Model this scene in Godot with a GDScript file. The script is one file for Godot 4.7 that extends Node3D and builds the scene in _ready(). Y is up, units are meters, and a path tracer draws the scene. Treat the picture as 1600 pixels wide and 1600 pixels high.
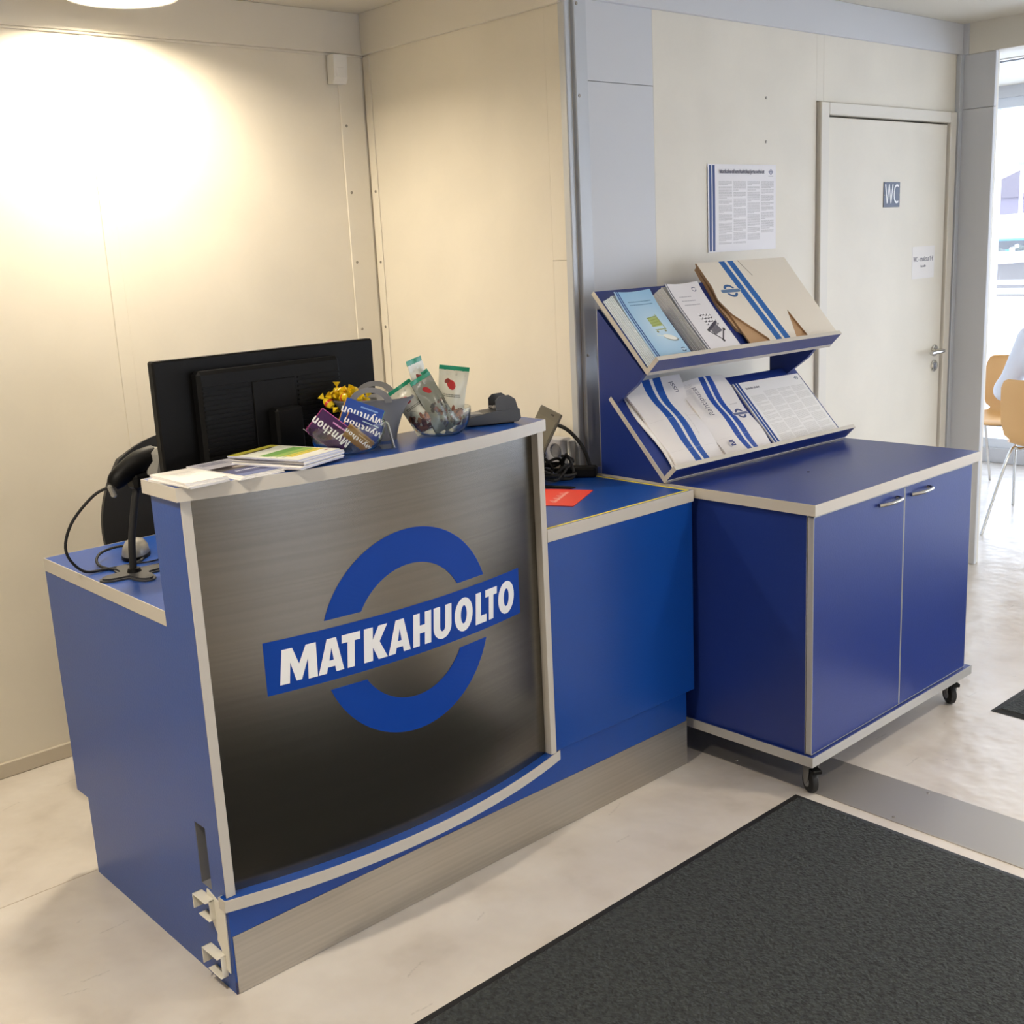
extends Node3D
# A ticket and parcel counter in a waiting room: curved steel front, blue laminate, brochure stand, WC door, cafe beyond.

var taken := {}
var M := {}

# ------------------------------------------------------------------ helpers: nodes
func numbered(called: String) -> String:
	if not taken.has(called):
		taken[called] = 0
		return called
	taken[called] += 1
	return "%s_%03d" % [called, taken[called]]

func thing(called: String, label: String, category: String, at := Vector3.ZERO, turn := 0.0, group := "") -> Node3D:
	var o := Node3D.new()
	o.name = numbered(called)
	add_child(o)
	o.position = at
	o.rotation.y = turn
	o.set_meta("label", label)
	o.set_meta("category", category)
	if group != "":
		o.set_meta("group", group)
	return o

func structure(called: String, label: String, category: String) -> Node3D:
	var o := thing(called, label, category)
	o.set_meta("kind", "structure")
	return o

func part(parent: Node, called: String, mesh: Mesh, material: Material = null, label := "") -> MeshInstance3D:
	var o := MeshInstance3D.new()
	o.name = called
	o.mesh = mesh
	if material != null:
		o.material_override = material
	parent.add_child(o, true)
	if label != "":
		o.set_meta("label", label)
	return o

func copy_of(o: Node3D, label := "") -> Node3D:
	var c: Node3D = o.duplicate()
	var base := String(o.name)
	if base.length() > 4 and base[base.length() - 4] == "_":
		base = base.left(base.length() - 4)
	c.name = numbered(base)
	add_child(c)
	if label != "":
		c.set_meta("label", label)
	return c

# ------------------------------------------------------------------ helpers: materials
func rgb(r: float, g: float, b: float) -> Color:
	return Color(r / 255.0, g / 255.0, b / 255.0)

func mat(c: Color, rough := 0.6, metal := 0.0) -> StandardMaterial3D:
	var m := StandardMaterial3D.new()
	m.albedo_color = c
	m.roughness = rough
	m.metallic = metal
	return m

func tex_of(img: Image) -> ImageTexture:
	return ImageTexture.create_from_image(img)

func print_mat(img: Image, rough := 0.5) -> StandardMaterial3D:
	var m := mat(Color.WHITE, rough)
	m.albedo_texture = tex_of(img)
	return m

func noise_image(size: int, freq: float, octaves: int, rseed: int, ramp: Array, cell := false) -> Image:
	var n := FastNoiseLite.new()
	n.seed = rseed
	n.frequency = freq
	n.noise_type = FastNoiseLite.TYPE_CELLULAR if cell else FastNoiseLite.TYPE_SIMPLEX_SMOOTH
	n.fractal_octaves = octaves
	n.fractal_type = FastNoiseLite.FRACTAL_NONE if octaves < 2 else FastNoiseLite.FRACTAL_FBM
	var g := n.get_seamless_image(size, size)
	var out := Image.create(size, size, false, Image.FORMAT_RGB8)
	for y in size:
		for x in size:
			var v := g.get_pixel(x, y).r * (ramp.size() - 1)
			var i := mini(int(v), ramp.size() - 2)
			out.set_pixel(x, y, (ramp[i] as Color).lerp(ramp[i + 1], v - i))
	return out

func normal_from(freq: float, octaves: int, rseed: int, size: int, strength: float, cell := false) -> ImageTexture:
	var im := noise_image(size, freq, octaves, rseed, [Color.BLACK, Color.WHITE], cell)
	im.bump_map_to_normal_map(strength)
	return tex_of(im)

func laminate(c: Color, rough := 0.36) -> StandardMaterial3D:
	var m := mat(c, rough)
	m.normal_enabled = true
	m.normal_texture = M.fine_normal
	m.normal_scale = 0.10
	m.uv1_triplanar = true
	m.uv1_scale = Vector3(9, 9, 9)
	return m

# ------------------------------------------------------------------ helpers: geometry
func geo(smooth := false) -> SurfaceTool:
	var st := SurfaceTool.new()
	st.begin(Mesh.PRIMITIVE_TRIANGLES)
	st.set_smooth_group(0 if smooth else -1)
	return st

func done(st: SurfaceTool) -> ArrayMesh:
	st.generate_normals()
	return st.commit()

func tri(st: SurfaceTool, a: Vector3, b: Vector3, c: Vector3, out: Vector3, ua := Vector2.ZERO, ub := Vector2.ZERO, uc := Vector2.ZERO) -> void:
	if (b - a).cross(c - a).dot(out) > 0.0:
		var t := b
		b = c
		c = t
		var u := ub
		ub = uc
		uc = u
	st.set_uv(ua)
	st.add_vertex(a)
	st.set_uv(ub)
	st.add_vertex(b)
	st.set_uv(uc)
	st.add_vertex(c)

func quad(st: SurfaceTool, a: Vector3, b: Vector3, c: Vector3, d: Vector3, out: Vector3, ua := Vector2(0, 0), ub := Vector2(1, 0), uc := Vector2(1, 1), ud := Vector2(0, 1)) -> void:
	tri(st, a, b, c, out, ua, ub, uc)
	tri(st, a, c, d, out, ua, uc, ud)

# chamfered box between two corners, optionally placed by a transform
func bx(st: SurfaceTool, lo: Vector3, hi: Vector3, bev := 0.0, x := Transform3D.IDENTITY) -> void:
	var c := (lo + hi) * 0.5
	var h := (hi - lo) * 0.5
	h = h.abs()
	var e := minf(bev, minf(h.x, minf(h.y, h.z)) * 0.9)
	var ax := [Vector3.RIGHT, Vector3.UP, Vector3.BACK]
	for i in 3:
		var j := (i + 1) % 3
		var k := (i + 2) % 3
		for s in [-1.0, 1.0]:
			var n: Vector3 = ax[i] * s
			var f: Vector3 = c + n * h[i]
			var p: Vector3 = ax[j] * (h[j] - e)
			var q: Vector3 = ax[k] * (h[k] - e)
			quad(st, x * (f - p - q), x * (f + p - q), x * (f + p + q), x * (f - p + q), x.basis * n, Vector2(0, 1), Vector2(1, 1), Vector2(1, 0), Vector2(0, 0))
	if e <= 0.0:
		return
	for i in 3:
		var j := (i + 1) % 3
		var k := (i + 2) % 3
		for sj in [-1.0, 1.0]:
			for sk in [-1.0, 1.0]:
				var l: Vector3 = ax[i] * (h[i] - e)
				var a: Vector3 = c + ax[j] * (sj * h[j]) + ax[k] * (sk * (h[k] - e))
				var b: Vector3 = c + ax[j] * (sj * (h[j] - e)) + ax[k] * (sk * h[k])
				quad(st, x * (a - l), x * (a + l), x * (b + l), x * (b - l), x.basis * (ax[j] * sj + ax[k] * sk))
	for sx in [-1.0, 1.0]:
		for sy in [-1.0, 1.0]:
			for sz in [-1.0, 1.0]:
				var g := h - Vector3(e, e, e)
				tri(st, x * (c + Vector3(sx * h.x, sy * g.y, sz * g.z)), x * (c + Vector3(sx * g.x, sy * h.y, sz * g.z)), x * (c + Vector3(sx * g.x, sy * g.y, sz * h.z)), x.basis * Vector3(sx, sy, sz))

func box_mesh(lo: Vector3, hi: Vector3, bev := 0.0, x := Transform3D.IDENTITY) -> ArrayMesh:
	var st := geo()
	bx(st, lo, hi, bev, x)
	return done(st)

# polygon (u, v) pushed along n from n0 to n1; frame f maps (u, v, n) to space
func prism(st: SurfaceTool, poly: PackedVector2Array, n0: float, n1: float, f: Transform3D, caps := true, sides := true) -> void:
	var idx := Geometry2D.triangulate_polygon(poly)
	var up := f.basis.z * signf(n1 - n0)
	if caps:
		for i in range(0, idx.size(), 3):
			for side in 2:
				var n := n1 if side == 0 else n0
				var a := poly[idx[i]]
				var b := poly[idx[i + 1]]
				var c := poly[idx[i + 2]]
				tri(st, f * Vector3(a.x, a.y, n), f * Vector3(b.x, b.y, n), f * Vector3(c.x, c.y, n), up if side == 0 else -up, a, b, c)
	if sides:
		var cw := Geometry2D.is_polygon_clockwise(poly)
		for i in poly.size():
			var a := poly[i]
			var b := poly[(i + 1) % poly.size()]
			var d := b - a
			var o := Vector2(d.y, -d.x) * (-1.0 if cw else 1.0)
			quad(st, f * Vector3(a.x, a.y, n0), f * Vector3(b.x, b.y, n0), f * Vector3(b.x, b.y, n1), f * Vector3(a.x, a.y, n1), f.basis * Vector3(o.x, o.y, 0))

# frame whose u runs along x, v along z and n along y (plans seen from above)
func plan() -> Transform3D:
	return Transform3D(Basis(Vector3(1, 0, 0), Vector3(0, 0, 1), Vector3(0, 1, 0)), Vector3.ZERO)

# frame whose u runs along z, v along y and n along x (profiles seen from the side)
func side() -> Transform3D:
	return Transform3D(Basis(Vector3(0, 0, 1), Vector3(0, 1, 0), Vector3(1, 0, 0)), Vector3.ZERO)

# outline grown by w (miter joints), same number of points
func grown(poly: PackedVector2Array, w: float) -> PackedVector2Array:
	var out := PackedVector2Array()
	var s := -1.0 if Geometry2D.is_polygon_clockwise(poly) else 1.0
	for i in poly.size():
		var a := poly[(i - 1 + poly.size()) % poly.size()]
		var b := poly[i]
		var c := poly[(i + 1) % poly.size()]
		var n1 := Vector2((b - a).y, -(b - a).x).normalized() * s
		var n2 := Vector2((c - b).y, -(c - b).x).normalized() * s
		var m := (n1 + n2).normalized()
		out.append(b + m * (w / maxf(0.3, m.dot(n1))))
	return out

# the edge band of a board: a ring 2 mm thick round the outline
func band(poly: PackedVector2Array, y0: float, y1: float, w := 0.002) -> ArrayMesh:
	var st := geo()
	var big := grown(poly, w)
	var k := poly.size()
	for i in k:
		var j := (i + 1) % k
		var d := big[j] - big[i]
		var o := Vector2(d.y, -d.x) * (-1.0 if Geometry2D.is_polygon_clockwise(poly) else 1.0)
		var out := Vector3(o.x, 0, o.y)
		var a := Vector3(big[i].x, 0, big[i].y)
		var b := Vector3(big[j].x, 0, big[j].y)
		var p := Vector3(poly[i].x, 0, poly[i].y)
		var q := Vector3(poly[j].x, 0, poly[j].y)
		var h0 := Vector3(0, y0, 0)
		var h1 := Vector3(0, y1, 0)
		quad(st, a + h0, b + h0, b + h1, a + h1, out)
		quad(st, a + h1, b + h1, q + h1, p + h1, Vector3.UP)
		quad(st, a + h0, b + h0, q + h0, p + h0, Vector3.DOWN)
	return done(st)

func board(poly: PackedVector2Array, y0: float, y1: float) -> ArrayMesh:
	var st := geo()
	prism(st, poly, y0, y1, plan())
	return done(st)

# profile (r, y) turned round the y axis
func lathe(st: SurfaceTool, profile: PackedVector2Array, n := 28, x := Transform3D.IDENTITY, squash := 1.0) -> void:
	for i in n:
		var a0 := TAU * i / n
		var a1 := TAU * (i + 1) / n
		var d0 := Vector3(cos(a0), 0, sin(a0) * squash)
		var d1 := Vector3(cos(a1), 0, sin(a1) * squash)
		var g := 1
		for k in profile.size() - 1:
			var p := profile[k]
			var q := profile[k + 1]
			if k > 0 and absf((q - p).angle_to(p - profile[k - 1])) > 0.6:
				g += 1
			st.set_smooth_group(g)
			var o := (d0 + d1) * (p.y - q.y) * -1.0 + Vector3.UP * (p.x - q.x) * 2.0
			var A := x * (d0 * p.x + Vector3.UP * p.y)
			var B := x * (d1 * p.x + Vector3.UP * p.y)
			var Cc := x * (d1 * q.x + Vector3.UP * q.y)
			var D := x * (d0 * q.x + Vector3.UP * q.y)
			var out := x.basis * o
			if p.x > 1e-6:
				tri(st, A, B, Cc, out)
			if q.x > 1e-6:
				tri(st, A, Cc, D, out)
	st.set_smooth_group(-1)

func lathe_mesh(profile: PackedVector2Array, n := 28, x := Transform3D.IDENTITY, squash := 1.0) -> ArrayMesh:
	var st := geo()
	lathe(st, profile, n, x, squash)
	return done(st)

# tube through points; radius may be one number or one for each point
func tube(st: SurfaceTool, pts: PackedVector3Array, radius: Variant, n := 10, cap := true, flat := 1.0) -> void:
	st.set_smooth_group(1)
	var rings := []
	var side_dir := Vector3.ZERO
	for i in pts.size():
		var t := (pts[mini(i + 1, pts.size() - 1)] - pts[maxi(i - 1, 0)]).normalized()
		if side_dir == Vector3.ZERO:
			side_dir = t.cross(Vector3.UP if absf(t.y) < 0.95 else Vector3.RIGHT).normalized()
		side_dir = (side_dir - t * side_dir.dot(t)).normalized()
		var up := side_dir.cross(t).normalized()
		var r: float = radius[i] if radius is Array or radius is PackedFloat32Array else radius
		var ring := PackedVector3Array()
		for k in n:
			var a := TAU * k / n
			ring.append(pts[i] + (side_dir * cos(a) + up * sin(a) * flat) * r)
		rings.append(ring)
	for i in pts.size() - 1:
		for k in n:
			var j := (k + 1) % n
			var mid: Vector3 = (rings[i][k] + rings[i + 1][j]) * 0.5 - (pts[i] + pts[i + 1]) * 0.5
			quad(st, rings[i][k], rings[i][j], rings[i + 1][j], rings[i + 1][k], mid)
	if cap:
		st.set_smooth_group(-1)
		for e in 2:
			var i := 0 if e == 0 else pts.size() - 1
			var o: Vector3 = pts[0] - pts[1] if e == 0 else pts[i] - pts[i - 1]
			for k in n:
				tri(st, pts[i], rings[i][k], rings[i][(k + 1) % n], o)
	st.set_smooth_group(-1)

func tube_mesh(pts: PackedVector3Array, radius: Variant, n := 10, flat := 1.0) -> ArrayMesh:
	var st := geo()
	tube(st, pts, radius, n, true, flat)
	return done(st)

func curve(pts: Array, steps := 6) -> PackedVector3Array:
	var out := PackedVector3Array()
	for i in pts.size() - 1:
		var p0: Vector3 = pts[maxi(i - 1, 0)]
		var p1: Vector3 = pts[i]
		var p2: Vector3 = pts[i + 1]
		var p3: Vector3 = pts[mini(i + 2, pts.size() - 1)]
		for k in steps:
			out.append(p1.cubic_interpolate(p2, p0, p3, float(k) / steps))
	out.append(pts[pts.size() - 1])
	return out

# smooth sheet from a grid of points; thickness t along its normal; uv 0..1
func sheet(st: SurfaceTool, nu: int, nv: int, at_uv: Callable, t: float) -> void:
	var P := []
	for j in nv + 1:
		var row := PackedVector3Array()
		for i in nu + 1:
			row.append(at_uv.call(float(i) / nu, float(j) / nv))
		P.append(row)
	var N := []
	for j in nv + 1:
		var row := PackedVector3Array()
		for i in nu + 1:
			var du: Vector3 = P[j][mini(i + 1, nu)] - P[j][maxi(i - 1, 0)]
			var dv: Vector3 = P[mini(j + 1, nv)][i] - P[maxi(j - 1, 0)][i]
			row.append(du.cross(dv).normalized())
		N.append(row)
	for face in 2:
		st.set_smooth_group(face + 1)
		var h := 0.0 if face == 0 else -t
		for j in nv:
			for i in nu:
				var sgn := 1.0 if face == 0 else -1.0
				quad(st, P[j][i] + N[j][i] * h, P[j][i + 1] + N[j][i + 1] * h, P[j + 1][i + 1] + N[j + 1][i + 1] * h, P[j + 1][i] + N[j + 1][i] * h, N[j][i] * sgn,
					Vector2(float(i) / nu, 1.0 - float(j) / nv), Vector2(float(i + 1) / nu, 1.0 - float(j) / nv), Vector2(float(i + 1) / nu, 1.0 - float(j + 1) / nv), Vector2(float(i) / nu, 1.0 - float(j + 1) / nv))
	st.set_smooth_group(-1)
	for i in nu:
		for e in 2:
			var j := 0 if e == 0 else nv
			var o: Vector3 = P[j][i] - P[nv - j][i]
			quad(st, P[j][i], P[j][i + 1], P[j][i + 1] - N[j][i + 1] * t, P[j][i] - N[j][i] * t, o, Vector2(0.5, 0.02), Vector2(0.5, 0.02), Vector2(0.5, 0.02), Vector2(0.5, 0.02))
	for j in nv:
		for e in 2:
			var i := 0 if e == 0 else nu
			var o: Vector3 = P[j][i] - P[j][nu - i]
			quad(st, P[j][i], P[j + 1][i], P[j + 1][i] - N[j + 1][i] * t, P[j][i] - N[j][i] * t, o, Vector2(0.02, 0.5), Vector2(0.02, 0.5), Vector2(0.02, 0.5), Vector2(0.02, 0.5))

# flat lettering: text whose baseline starts at the frame's origin, running along its x, standing along its y
func letters(parent: Node, called: String, text: String, height: float, m: Material, f: Transform3D, bold := false, stretch := 1.0, centred := false, serif := false) -> MeshInstance3D:
	var tm := TextMesh.new()
	var font := SystemFont.new()
	font.font_names = PackedStringArray(["Droid Serif" if serif else "Droid Sans"])
	font.font_weight = 700 if bold else 400
	tm.font = font
	tm.text = text
	tm.font_size = 32
	tm.pixel_size = height / 23.0
	tm.depth = 0.0006
	tm.curve_step = 1.5
	tm.horizontal_alignment = HORIZONTAL_ALIGNMENT_CENTER if centred else HORIZONTAL_ALIGNMENT_LEFT
	tm.vertical_alignment = VERTICAL_ALIGNMENT_CENTER
	var o := part(parent, called, tm, m)
	o.transform = f * Transform3D(Basis.from_scale(Vector3(stretch, 1, 1)), Vector3.ZERO)
	return o

# ------------------------------------------------------------------ helpers: print drawn into images
func page(w: int, h: int, c: Color) -> Image:
	var im := Image.create(w, h, false, Image.FORMAT_RGB8)
	im.fill(c)
	return im

func rect(im: Image, x: float, y: float, w: float, h: float, c: Color) -> void:
	im.fill_rect(Rect2i(int(x), int(y), maxi(1, int(w)), maxi(1, int(h))), c)

func text_block(im: Image, rng: RandomNumberGenerator, x: int, y: int, w: int, h: int, pitch: int, ink: Color) -> void:
	var yy := y
	var left := rng.randi_range(3, 9)
	while yy < y + h - pitch:
		left -= 1
		var ww := w if left > 0 else int(w * rng.randf_range(0.25, 0.8))
		var xx := x
		while xx < x + ww:
			var word := rng.randi_range(4, 13)
			rect(im, xx, yy, mini(word, x + ww - xx), maxi(1, pitch / 2), ink)
			xx += word + 2
		yy += pitch
		if left <= 0:
			yy += pitch
			left = rng.randi_range(3, 11)

func disc(im: Image, cx: float, cy: float, rx: float, ry: float, c: Color, inner := 0.0, turn := 0.0) -> void:
	var r := maxf(rx, ry)
	for y in range(maxi(0, int(cy - r)), mini(im.get_height(), int(cy + r) + 1)):
		for x in range(maxi(0, int(cx - r)), mini(im.get_width(), int(cx + r) + 1)):
			var d := Vector2(x - cx, y - cy).rotated(-turn)
			var k := (d / Vector2(rx, ry)).length()
			if k <= 1.0 and k >= inner:
				im.set_pixel(x, y, c)

func stroke(im: Image, a: Vector2, b: Vector2, w: float, c: Color) -> void:
	var n := int(a.distance_to(b)) + 1
	for i in n + 1:
		var p := a.lerp(b, float(i) / n)
		disc(im, p.x, p.y, w, w, c)

# the carrier's ring-and-bar emblem
func emblem(im: Image, cx: float, cy: float, r: float, ink: Color, paper: Color) -> void:
	disc(im, cx, cy, r, r, ink, 0.66)
	rect(im, cx - r * 1.5, cy - r * 0.34, r * 3.0, r * 0.68, paper)
	rect(im, cx - r * 1.5, cy - r * 0.26, r * 3.0, r * 0.52, ink)

func tilted_emblem(im: Image, cx: float, cy: float, r: float, ink: Color, paper: Color, turn: float) -> void:
	disc(im, cx, cy, r, r, ink, 0.66)
	var d := Vector2.RIGHT.rotated(turn) * r * 1.45
	stroke(im, Vector2(cx, cy) - d, Vector2(cx, cy) + d, r * 0.34, paper)
	stroke(im, Vector2(cx, cy) - d, Vector2(cx, cy) + d, r * 0.24, ink.lerp(paper, 0.25))

# ------------------------------------------------------------------ scene
func _ready() -> void:
	set_view()
	make_materials()
	build_shell()
	build_cafe()
	build_outside()
	build_counter()
	build_cabinet()
	build_stand()
	build_behind_counter()
	build_ledge_things()
	build_small_things()
	build_cafe_things()

func set_view() -> void:
	var cam := Camera3D.new()
	cam.name = "camera"
	add_child(cam)
	cam.transform = Transform3D(Basis(Vector3(0.73853346, -0.04885531, 0.67244441), Vector3(0.18699554, 0.97308533, -0.13467593), Vector3(-0.64776616, 0.22520678, 0.7277918)), Vector3(-0.96654556, 1.54373039, 2.05589663))
	cam.fov = 48.2909
	cam.near = 0.05
	cam.far = 400.0
	cam.current = true
	var env := Environment.new()
	var sky := Sky.new()
	var sm := ProceduralSkyMaterial.new()
	sm.sky_top_color = rgb(204, 217, 238)
	sm.sky_horizon_color = rgb(230, 237, 249)
	sm.ground_horizon_color = rgb(230, 236, 246)
	sm.ground_bottom_color = rgb(214, 220, 230)
	sm.sun_angle_max = 1.0
	sky.sky_material = sm
	env.sky = sky
	env.background_mode = Environment.BG_SKY
	env.background_energy_multiplier = 6.6
	env.tonemap_mode = Environment.TONE_MAPPER_LINEAR
	env.tonemap_exposure = 1.04
	env.sdfgi_enabled = true
	env.ssao_enabled = true
	env.ssil_enabled = true
	var we := WorldEnvironment.new()
	we.name = "environment"
	we.environment = env
	add_child(we)

func make_materials() -> void:
	M.fine_normal = normal_from(0.05, 3, 5, 256, 3.0)
	M.wall = mat(rgb(232, 225, 209), 0.55)
	M.wall.albedo_texture = tex_of(noise_image(256, 0.012, 3, 3, [rgb(246, 246, 246), Color.WHITE]))
	M.wall.uv1_triplanar = true
	M.wall.uv1_world_triplanar = true
	M.wall.uv1_scale = Vector3(0.7, 0.7, 0.7)
	M.white_panel = mat(rgb(206, 207, 209), 0.5)
	M.ceiling = mat(rgb(222, 217, 204), 0.7)
	M.trim = mat(rgb(222, 216, 203), 0.5)
	M.profile = mat(rgb(192, 195, 198), 0.4, 0.1)
	M.joint = mat(rgb(196, 188, 174), 0.8)
	M.screw = mat(rgb(150, 144, 134), 0.4, 0.7)
	# linoleum: pale, marbled and scuffed
	var lino := noise_image(512, 0.011, 5, 11, [rgb(192, 183, 172), rgb(206, 198, 188), rgb(211, 204, 195), rgb(216, 210, 202)])
	var rng := RandomNumberGenerator.new()
	rng.seed = 4
	for i in 30:
		var p := Vector2(rng.randf_range(10, 500), rng.randf_range(10, 500))
		var d := Vector2.RIGHT.rotated(rng.randf_range(-0.5, 0.5)) * rng.randf_range(3, 22)
		var n := int(d.length())
		for k in n:
			var q := p + d * (float(k) / n)
			var xi := posmod(int(q.x), 512)
			var yi := posmod(int(q.y), 512)
			lino.set_pixel(xi, yi, lino.get_pixel(xi, yi).darkened(rng.randf_range(0.02, 0.10)))
	M.floor = mat(Color.WHITE, 0.27)
	M.floor.albedo_texture = tex_of(lino)
	M.floor.uv1_triplanar = true
	M.floor.uv1_world_triplanar = true
	M.floor.uv1_scale = Vector3(0.55, 0.55, 0.55)
	M.floor.normal_enabled = true
	M.floor.normal_texture = M.fine_normal
	M.floor.normal_scale = 0.12
	M.skirting = mat(rgb(196, 186, 168), 0.5)
	M.blue = laminate(rgb(11, 67, 150), 0.31)
	M.violet_blue = laminate(rgb(29, 50, 122), 0.34)
	M.edge = mat(rgb(196, 190, 180), 0.45)
	M.edge_steel = mat(rgb(186, 184, 180), 0.4, 0.35)
	M.dark_edge = mat(rgb(120, 118, 116), 0.5)
	# brushed stainless steel: the brush lines run along the texture's u
	var brush := page(1024, 256, Color(0.5, 0.5, 0.5))
	for y in 256:
		var line := rng.randf_range(0.955, 1.0)
		var x := 0
		while x < 1024:
			var n := rng.randi_range(60, 420)
			var v := line * rng.randf_range(0.985, 1.0)
			brush.fill_rect(Rect2i(x, y, mini(n, 1024 - x), 1), Color(v, v, v))
			x += n
	M.brush = tex_of(brush)
	M.steel = mat(rgb(124, 120, 113), 0.26, 1.0)
	M.steel.albedo_texture = M.brush
	M.steel.anisotropy_enabled = true
	M.steel.anisotropy = 0.6
	M.kick_steel = mat(rgb(190, 185, 176), 0.3, 1.0)
	M.kick_steel.albedo_texture = M.brush
	M.kick_steel.anisotropy_enabled = true
	M.kick_steel.anisotropy = -0.6
	M.strip_steel = mat(rgb(176, 170, 161), 0.5, 0.75)
	M.chrome = mat(rgb(205, 203, 198), 0.18, 1.0)
	M.black_plastic = mat(rgb(9, 9, 10), 0.5)
	M.black_plastic.metallic_specular = 0.3
	M.black_rubber = mat(rgb(26, 26, 27), 0.7)
	M.dark_grey = mat(rgb(58, 59, 62), 0.45)
	M.grey_plastic = mat(rgb(128, 128, 131), 0.45)
	M.silver_plastic = mat(rgb(150, 148, 142), 0.35, 0.3)
	M.white_plastic = mat(rgb(230, 228, 222), 0.4)
	M.paper = mat(rgb(236, 233, 230), 0.8)
	M.cardboard = mat(rgb(186, 150, 112), 0.85)
	M.logo_blue = mat(rgb(2, 60, 152), 0.42)
	M.logo_blue.metallic_specular = 0.32
	M.logo_white = mat(rgb(240, 240, 240), 0.4)
	M.ink_blue = mat(rgb(24, 40, 110), 0.6)
	M.ink_grey = mat(rgb(96, 96, 112), 0.7)
	M.yellow = mat(rgb(232, 214, 62), 0.5)
	M.glass = mat(Color(0.96, 0.98, 0.98, 0.06), 0.02)
	M.glass.transparency = BaseMaterial3D.TRANSPARENCY_ALPHA
	M.bowl = mat(Color(0.97, 0.99, 0.99, 0.0), 0.0)
	M.bowl.refraction_enabled = true
	M.bowl.refraction_scale = 0.05
	M.bowl.transparency = BaseMaterial3D.TRANSPARENCY_ALPHA

# ------------------------------------------------------------------ room
const CEIL := 2.38
const BACK := -1.522
const JOG := 1.606
const WC := -0.5
const OPEN := 4.03

func slab(parent: Node, called: String, lo: Vector3, hi: Vector3, m: Material, bev := 0.0, label := "") -> MeshInstance3D:
	return part(parent, called, box_mesh(lo, hi, bev), m, label)

func screw_head(parent: Node, at: Vector3, n: Vector3) -> void:
	var st := geo()
	var b := Basis(Quaternion(Vector3.UP, n))
	lathe(st, PackedVector2Array([Vector2(0.0055, 0), Vector2(0.0045, 0.002), Vector2(0, 0.0028)]), 8, Transform3D(b, at))
	part(parent, "screw", done(st), M.screw)

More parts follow.
